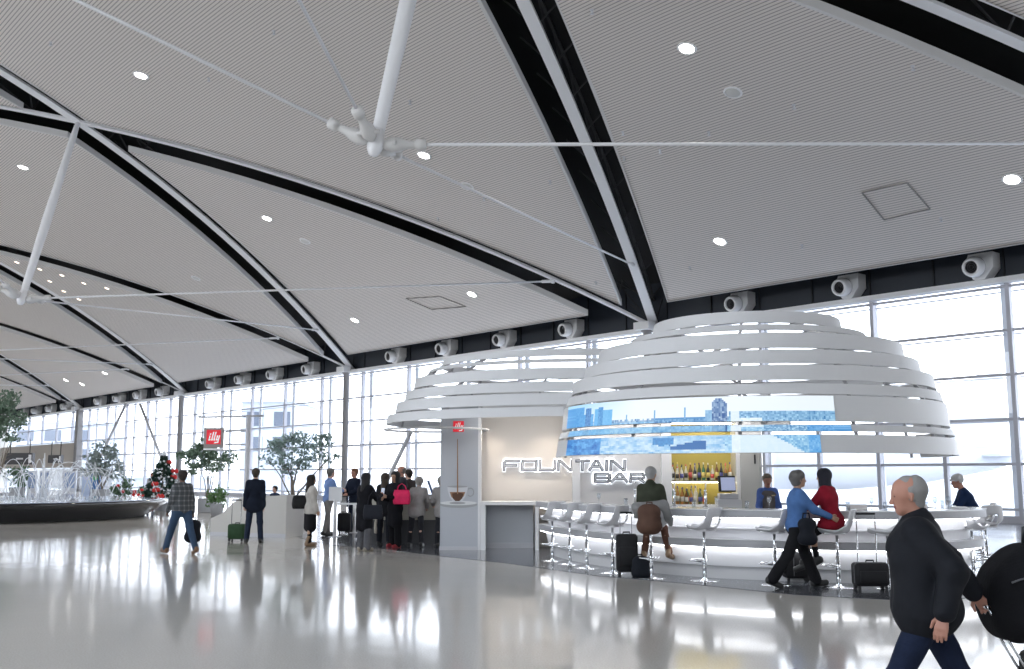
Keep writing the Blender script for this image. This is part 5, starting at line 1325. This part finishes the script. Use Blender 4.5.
# plaid shirt man walking away on the left
p = person('man walking away in grey plaid shirt and jeans, leftmost of the walkers', pos(180, 554), 42, 1.76, .012, lean=3, legs=((24, 6, 6, 5), (-20, 6, 8, 5)), footpitch=(5, -15), arms=((6, 10, 30, 10), (-4, 10, 12, 0)), skin='dark', hair=HB, top=('shirt', 'plaid', plaid_mat()), bottom=('jeans', 'jeans_blue', (.045, .075, .13)), shoes=('tan', (.16, .08, .04)), fat=1.22, curl=(60, 80))
backpack('small black backpack hanging from the right hand of the plaid shirt man', (p[1][0]+.02, p[1][1], p[1][2]-.5), 20, (.3, .2, .45), (.012, .014, .02), 'pack_black', strap=False)
# dark coat man with green case
p = person('man in dark coat and jeans seen from behind pulling a green suitcase', pos(253.5, 543), 8, 1.78, .012, legs=((4, 5, 2, 8), (-3, 5, 2, 8)), arms=((-8, 8, 8, 0), (0, 5, 10, 0)), hair=('short', 'hair_brown', (.05, .035, .025)), top=('jacket', 'midnight', (.012, .016, .028)), bottom=('jeans', 'navy_denim', (.02, .028, .05)), curl=(80, 30), fat=1.0)
g = G(237, 541.5); suitcase('olive green small suitcase behind the man in the dark coat', (g.x, g.y), -8, (.42, .26, .36), (.03, .065, .03), 1.0, cmn='luggage_green')
# woman in white top
p = person('woman in cream cardigan and black skirt with long dark hair, black tote on her shoulder', pos(309.5, 546), -55, 1.62, .012, woman=True, legs=((6, 3, 2, 0), (-6, 3, 2, 0)), arms=((4, 10, 22, 0), (2, 9, 14, 0)), hair=('long', 'hair_dark', (.02, .015, .012)), skin='tan', top=('jacket', 'cream_knit', (.5, .47, .43)), bottom=('skirt', 'black_knit', (.012, .012, .014)), shoes=('boot', (.22, .14, .08)))
tote('large black shoulder tote of the woman in the cream cardigan', (p['sh'][-1][0]-.12, p['sh'][-1][1]-.12, 1.32), 20, (.46, .18, .3), strap=.18)
# blue shirt man
p = person('man in light blue shirt and grey trousers standing behind the queue stand', pos(327.5, 535.5), -55, 1.8, .014, lean=4, legs=((8, 5, 4, 0), (-10, 5, 4, 0)), arms=((30, 6, 70, 20), (25, 6, 80, 20)), hair=('short', 'hair_grey', (.14, .13, .12)), top=('shirt', 'light_blue', (.17, .26, .5)), bottom=('trousers', 'grey_wool', (.2, .19, .18)))
person('man in navy blazer over white shirt facing left by the suitcases', (xat(353.5, 29.6), 29.6), 140, 1.8, .014, lean=-4, legs=((3, 5, 2, 0), (-4, 5, 2, 0)), arms=((15, 12, 60, 30), (15, 12, 60, 30)), hair=('short', 'hair_auburn', (.14, .06, .03)), skin='ruddy', top=('blazer', 'navy_wool', (.012, .016, .03)), bottom=('trousers', 'navy_wool2', (.015, .02, .04)))
# white shirt front panel of the blazer man is part of him
# black coat woman from behind
p = person('woman in black coat and grey trousers with long black hair, phone raised', pos(364, 551), -35, 1.66, .012, woman=True, lean=2, legs=((4, 4, 2, 5), (-4, 4, 2, 5)), arms=((5, 10, 20, 0), (38, 12, 75, 10)), hair=('long', 'hair_black', (.01, .009, .01)), top=('coat', 'black_wool', (.01, .01, .013)), bottom=('wide', 'grey_trouser', (.1, .1, .11)), shoes=('sand', (.3, .27, .22)), curl=(40, 70), fat=1.08)
ph = MB().rbox((0, 0, 0), (.075, .012, .15), .006).build('phone', mat('phone_white', (.7, .75, .85), .3, emit=(.7, .8, 1), es=.4)); ph.location = (p[1][0], p[1][1], p[1][2]+.05); ph.rotation_euler = (.3, 0, .5); setp(ph, 'pale phone held up by the woman in the black coat', 'phone')
tote('black leather bag hanging behind the woman in the black coat', (p['tp'](.2, -.12, .3)[0]+.12, p['tp'](.2, -.12, .3)[1]-.1, 1.28), 10, (.42, .16, .3), strap=.3, nm='bag_charcoal', col=(.02, .022, .03))
# two women beyond, one with the pink bag
p = person('woman in black with long hair, back turned, directly left of the pink bag', pos(384, 546), -20, 1.66, .013, woman=True, legs=((4, 4, 2, 5), (-4, 4, 2, 5)), arms=((4, 8, 12, 0), (20, 8, 60, 20)), hair=('long', 'hair_brown', (.05, .035, .025)), top=('jacket', 'black_cloth', (.014, .014, .017)), bottom=('jeans', 'black_denim', (.012, .013, .018)))
tote('flat beige shopping bag between the two women in black', (p[-1][0], p[-1][1], p[-1][2]+.02), 60, (.3, .1, .36), (.42, .38, .32), 'paper_beige', .12)
p = person('woman in long black coat and wide trousers facing left, bright pink bag on her arm', pos(394.5, 547.5), 140, 1.7, .012, woman=True, legs=((5, 4, 3, 5), (-5, 4, 3, 5)), arms=((18, 10, 85, 25), (14, 10, 80, 25)), skin='tan', hair=('long', 'hair_black', (.01, .009, .01)), top=('coat', 'black_wool', (.01, .01, .013)), bottom=('wide', 'black_trouser', (.012, .012, .014)), shoes=('red', (.35, .02, .03)))
g = AT(402, 478, p['root'].location.y-.25)
tote('bright pink square handbag on the arm of the woman in black', (g.x, g.y, 1.42), -15, (.4, .14, .32), (.75, .03, .12), 'bag_pink', .14)
# behind the serving counter
person('bald man in dark jacket behind the serving counter', (xat(402, 25.9), 25.9), 110, 1.84, .015, arms=((25, 8, 70, 20), (25, 8, 70, 20)), hair=('balding', 'hair_grey', (.14, .13, .12)), skin='ruddy', top=('blazer', 'charcoal_wool', (.03, .032, .04)))
person('person in dark brown jacket at the far side of the serving counter', (xat(411, 26.9), 26.9), 60, 1.76, .015, lean=6, arms=((25, 8, 70, 20), (25, 8, 70, 20)), hair=HB, top=('jacket', 'brown_black', (.035, .028, .028)))
person('person in grey fleece leaning over the serving counter, dark trousers', (xat(417, 23.5), 23.5), -10, 1.62, .014, lean=22, legs=((4, 6, 2, 0), (-12, 6, 2, 0)), arms=((40, 8, 40, 20), (40, 8, 40, 20)), hair=('curly', 'hair_pale', (.3, .28, .26)), top=('jacket', 'grey_fleece', (.33, .31, .3)), bottom=('trousers', 'dark_grey_t', (.03, .03, .035)))
person('person in grey top half hidden by the left edge of the pillar', (xat(443, 23.4), 23.4), 20, 1.6, .015, lean=14, arms=((35, 8, 50, 20), (35, 8, 50, 20)), hair=('curly', 'hair_pale', (.3, .28, .26)), top=('jacket', 'grey_fleece', (.33, .31, .3)), bottom=('trousers', 'dark_grey_t', (.03, .03, .035)))
person('head and shoulders of a dark haired person behind the pale coffee counter', (xat(275.5, 29.6), 29.6), 150, 1.3, .016, hair=HB, top=('shirt', 'navy_staff', (.03, .04, .07)))
person('small distant person in pale jacket left of the christmas tree', (xat(152, 52), 52), 200, 1.7, .02, hair=('short', 'hair_auburn', (.14, .06, .03)), skin='ruddy', top=('jacket', 'pale_jacket', (.45, .45, .48)))
g = G(344, 533.5); suitcase('black suitcase with raised pale handle between the queue stands', (g.x, g.y), 10, (.36, .24, .5), hgt=1.02)
g = G(349.5, 531.5); suitcase('blue upright suitcase beside the black one at the queue stands', (g.x+.2, g.y+.1), 10, (.34, .24, .55), (.05, .1, .22), 1.02, cmn='luggage_blue')
# seated person in olive jacket
sx, sy = stool_at[4].x, stool_at[4].y
p = person('person in olive jacket and grey knit hat seated on a stool, seen from behind', (sx+.0, sy+.02), -20, 1.72, .011, seat=.93, lean=6, legs=((62, 10, 62, 10), (66, 12, 66, 10)), arms=((20, 8, 60, 15), (32, 8, 70, 15)), hair=('beanie', 'knit_grey', (.36, .36, .36)), collar=.05, skin='tan', top=('jacket', 'olive', (.045, .05, .035)), bottom=('trousers', 'rust_brown', (.11, .055, .04)), shoes=('boot', (.2, .12, .05)), footpitch=(-25, -10), head=(-15, -5))
backpack('brown and grey backpack slung on the stool behind the olive jacket', (sx-.07, sy-.36, .74), 165, (.36, .22, .4), (.1, .055, .04), 'pack_brown')
o = sdf_mesh('grey_sweater', [(V(-.24, 0, .33), V(.2, 0, .36), .07, .08, None, 1, 'a'), (V(-.2, 0, .33), V(-.22, .05, .2), .06, .05, None, 1, 'a'), (V(.2, 0, .36), V(.28, .02, .16), .07, .06, None, 1, 'a'), (V(.28, .02, .16), V(.31, .05, .06), .05, .035, None, 1, 'a')], cloth('grey_knit', (.25, .25, .25)), None, .014, .06, .004)
o.location = (sx-.02, sy-.2, .78); setp(o, 'grey sweater draped over the backpack on the stool', 'sweater')
g = G(627, 575.5); suitcase('black upright suitcase with raised handle beside the olive jacket', (g.x, g.y), 178, (.34, .24, .6), hgt=1.0)
g = G(641, 577); backpack('small black bag leaning against the black upright suitcase', (g.x, g.y, .0), 200, (.26, .18, .3), (.012, .012, .014), 'pack_black', cat='bag', name='shoulder_bag')
# walking woman in blue
Yw = G(800, 588).y
p = person('woman in blue shirt and black trousers striding right past the bar', (G(798, 588).x, Yw), -86, 1.74, .01, woman=True, lean=5, legs=((24, 2, 3, 3), (-24, 2, 12, 3)), footpitch=(8, -22), arms=((14, 8, 22, 10), (46, 4, 26, 0)), hair=('curly', 'hair_pepper', (.12, .115, .11)), skin='tan', top=('shirt', 'denim_blue', (.075, .16, .36)), bottom=('wide', 'black_trouser', (.012, .012, .014)), fat=1.12, head=(0, 4), curl=(50, 30))
backpack('black shoulder bag hanging at the hip of the woman in blue', (G(800, 588).x+.05, Yw-.3, .62), 180, (.3, .14, .4), (.014, .014, .018), 'pack_black', cat='bag', strap=False, name='shoulder_bag')
g = G(800, 584); suitcase('small black suitcase trailing behind the legs of the woman in blue', (g.x+.02, g.y+.32), 95, (.3, .36, .4), hgt=.95)
# bartender
person('bartender with short grey hair in grey vest over blue shirt facing the camera', (xat(767, 19.0), 19.0), 178, 1.64, .011, woman=True, arms=((10, 10, 20, 0), (10, 10, 20, 0)), hair=('short', 'hair_ash', (.16, .13, .1)), skin='ruddy', top=('shirt', 'staff_blue', (.1, .17, .45)), bottom=('trousers', 'black_trouser', (.012, .012, .014)), head=(0, -8), extra=None)
bt = bpy.data.objects['person'] if False else [o for o in COL.objects if o.name.startswith('person')][-1]
vt = []
def bodyprim(a, b, ra, rb): vt.append((V(*a), V(*b), ra, rb, V(0, 1, 0), 1.17, 'a'))
bodyprim((0, 0, .9), (0, .012, 1.18), .142, .15); bodyprim((-.06, .014, 1.22), (.06, .014, 1.22), .128, .128)
sdf_mesh('vest', vt, cloth('vest_grey', (.13, .12, .12)), bt, .012, .05)
MB().box((-.07, .155, 1.24), (.06, .012, .02)).build('name_badge', mat('badge', (.7, .55, .3), .4), bt)
# woman in red
sx, sy = stool_at[7].x, stool_at[7].y
p = person('woman in red cardigan and dark head covering seated at the bar', (sx-.03, sy+.03), 52, 1.68, .011, woman=True, seat=.93, lean=10, legs=((58, 6, 48, 5), (66, 6, 72, 5)), footpitch=(-20, -25), arms=((48, 10, 40, 15), (10, 8, 30, 10)), hair=('scarf', 'scarf_navy', (.012, .012, .022)), skin='tan', top=('jacket', 'crimson', (.24, .012, .025)), bottom=('leggings', 'black_tights', (.012, .012, .014)), fat=1.02)
g = G(871, 590); suitcase('wide black suitcase with tall handle right of the woman in red', (g.x, g.y), 180, (.48, .26, .32), hgt=1.06)
# man in cap at the right end
g = AT(968, 500, 18.3)
p = person('man in navy jersey and white cap bent over the right end of the bar', (g.x+.15, g.y), 75, 1.76, .012, seat=.86, lean=26, legs=((70, 12, 70, 0), (78, 12, 80, 0)), footpitch=(-10, -10), arms=((50, 10, 50, 15), (50, 10, 50, 15)), hair=('cap', 'cap_white', (.6, .6, .6)), skin='ruddy', top=('shirt', 'jersey_navy', (.015, .03, .08)), bottom=('trousers', 'grey_sweat', (.22, .22, .24)))
o = copy_tree(st0); o.location = (g.x+.2, g.y, 0); o.rotation_euler = (0, 0, math.radians(75)); setp(o, 'white bar stool under the man in the white cap', 'bar stool', 'white bar stools along the bar')
# near man in black coat
Yn = 6.1
p = person('grey haired man in black coat walking left in the right foreground', (xat(919, Yn), Yn), 72, 1.69, .0075, lean=4, legs=((27, 4, 5, 0), (-25, 4, 12, 0)), footpitch=(8, -25), arms=((-34, 24, 54, 14), (-40, 22, 10, 0)), curl=(22, 60), hair=('receding', 'hair_silver', (.28, .27, .26)), skin='ruddy', top=('jacket', 'x', mat('black_coat_cloth', (.009, .010, .014), .8, spec=.25, bump=(5, 1.0))), bottom=('jeans', 'dark_denim', (.012, .018, .04)), shoes=('black', (.015, .015, .015)), fat=1.16, head=(8, -4), hemz=.0, puff=.016, collar=.045, fold=1.8, boxy=.045)
NEAR = p
# his luggage
Yl = 6.35
tl = AT(978, 560, Yl)
r = suitcase('black suitcase pulled behind the man in the black coat, cut by the frame edge', (tl.x+.42, Yl), 90, (.34, .3, .5), hgt=.55, cmn='luggage_black', handle=False)
hd = Vector(p[1]); b0 = Vector((tl.x+.2, Yl-.02, .5))
m = MB(); m.tube([hd+Vector((0, -.04, 0)), b0+Vector((0, -.06, 0)), (b0.x+.12, b0.y-.06, .3)], .008, 6); m.tube([hd+Vector((0, .04, 0)), b0+Vector((0, .06, 0)), (b0.x+.12, b0.y+.06, .3)], .008, 6); m.tube([hd+Vector((0, -.05, 0)), hd+Vector((0, .05, 0))], .014, 6)
m.build('telescopic_handle', chrome, r, True, local=False)
bg = empty('travel_bag', (tl.x+.38, Yl, .635), 'large black travel bag riding on the suitcase at the right edge', 'bag')
nb = cloth('bag_nylon', (.01, .01, .012)); z0 = 0
P = []
for (x, z, r_) in ((-.2, .14, .15), (.22, .14, .15), (-.19, .3, .17), (.22, .32, .17), (-.08, .42, .15), (.2, .44, .15), (0, .2, .17)): P.append((V(x, -.07, z), V(x, .07, z), r_, r_, None, 1, 'a'))
sdf_mesh('bag_body', P, nb, bg, .01, .12, .003)
sdf_mesh('front_pocket', [(V(-.16, -.2, .16), V(.16, -.2, .16), .06, .06, None, 1, 'a'), (V(-.14, -.19, .3), V(.14, -.19, .3), .06, .06, None, 1, 'a')], nb, bg, .01, .06)
MB().tube([(-.1, 0, .55), (-.09, 0, .66), (-.02, 0, .69), (.05, 0, .66), (.06, 0, .57)], .014, 8).build('grab_handle', black, bg, True)
MB().tube([(-.3+.05*k, -.245+.003*k, .36+.03*math.sin(k*.6)) for k in range(12)], .006, 5).build('zip', mat('zip_grey', (.12, .12, .13), .4), bg)
MB().box((-.1, -.22, .5), (.03, .02, .06)).build('zip_pull', mat('tag_tan', (.3, .26, .2), .6), bg)
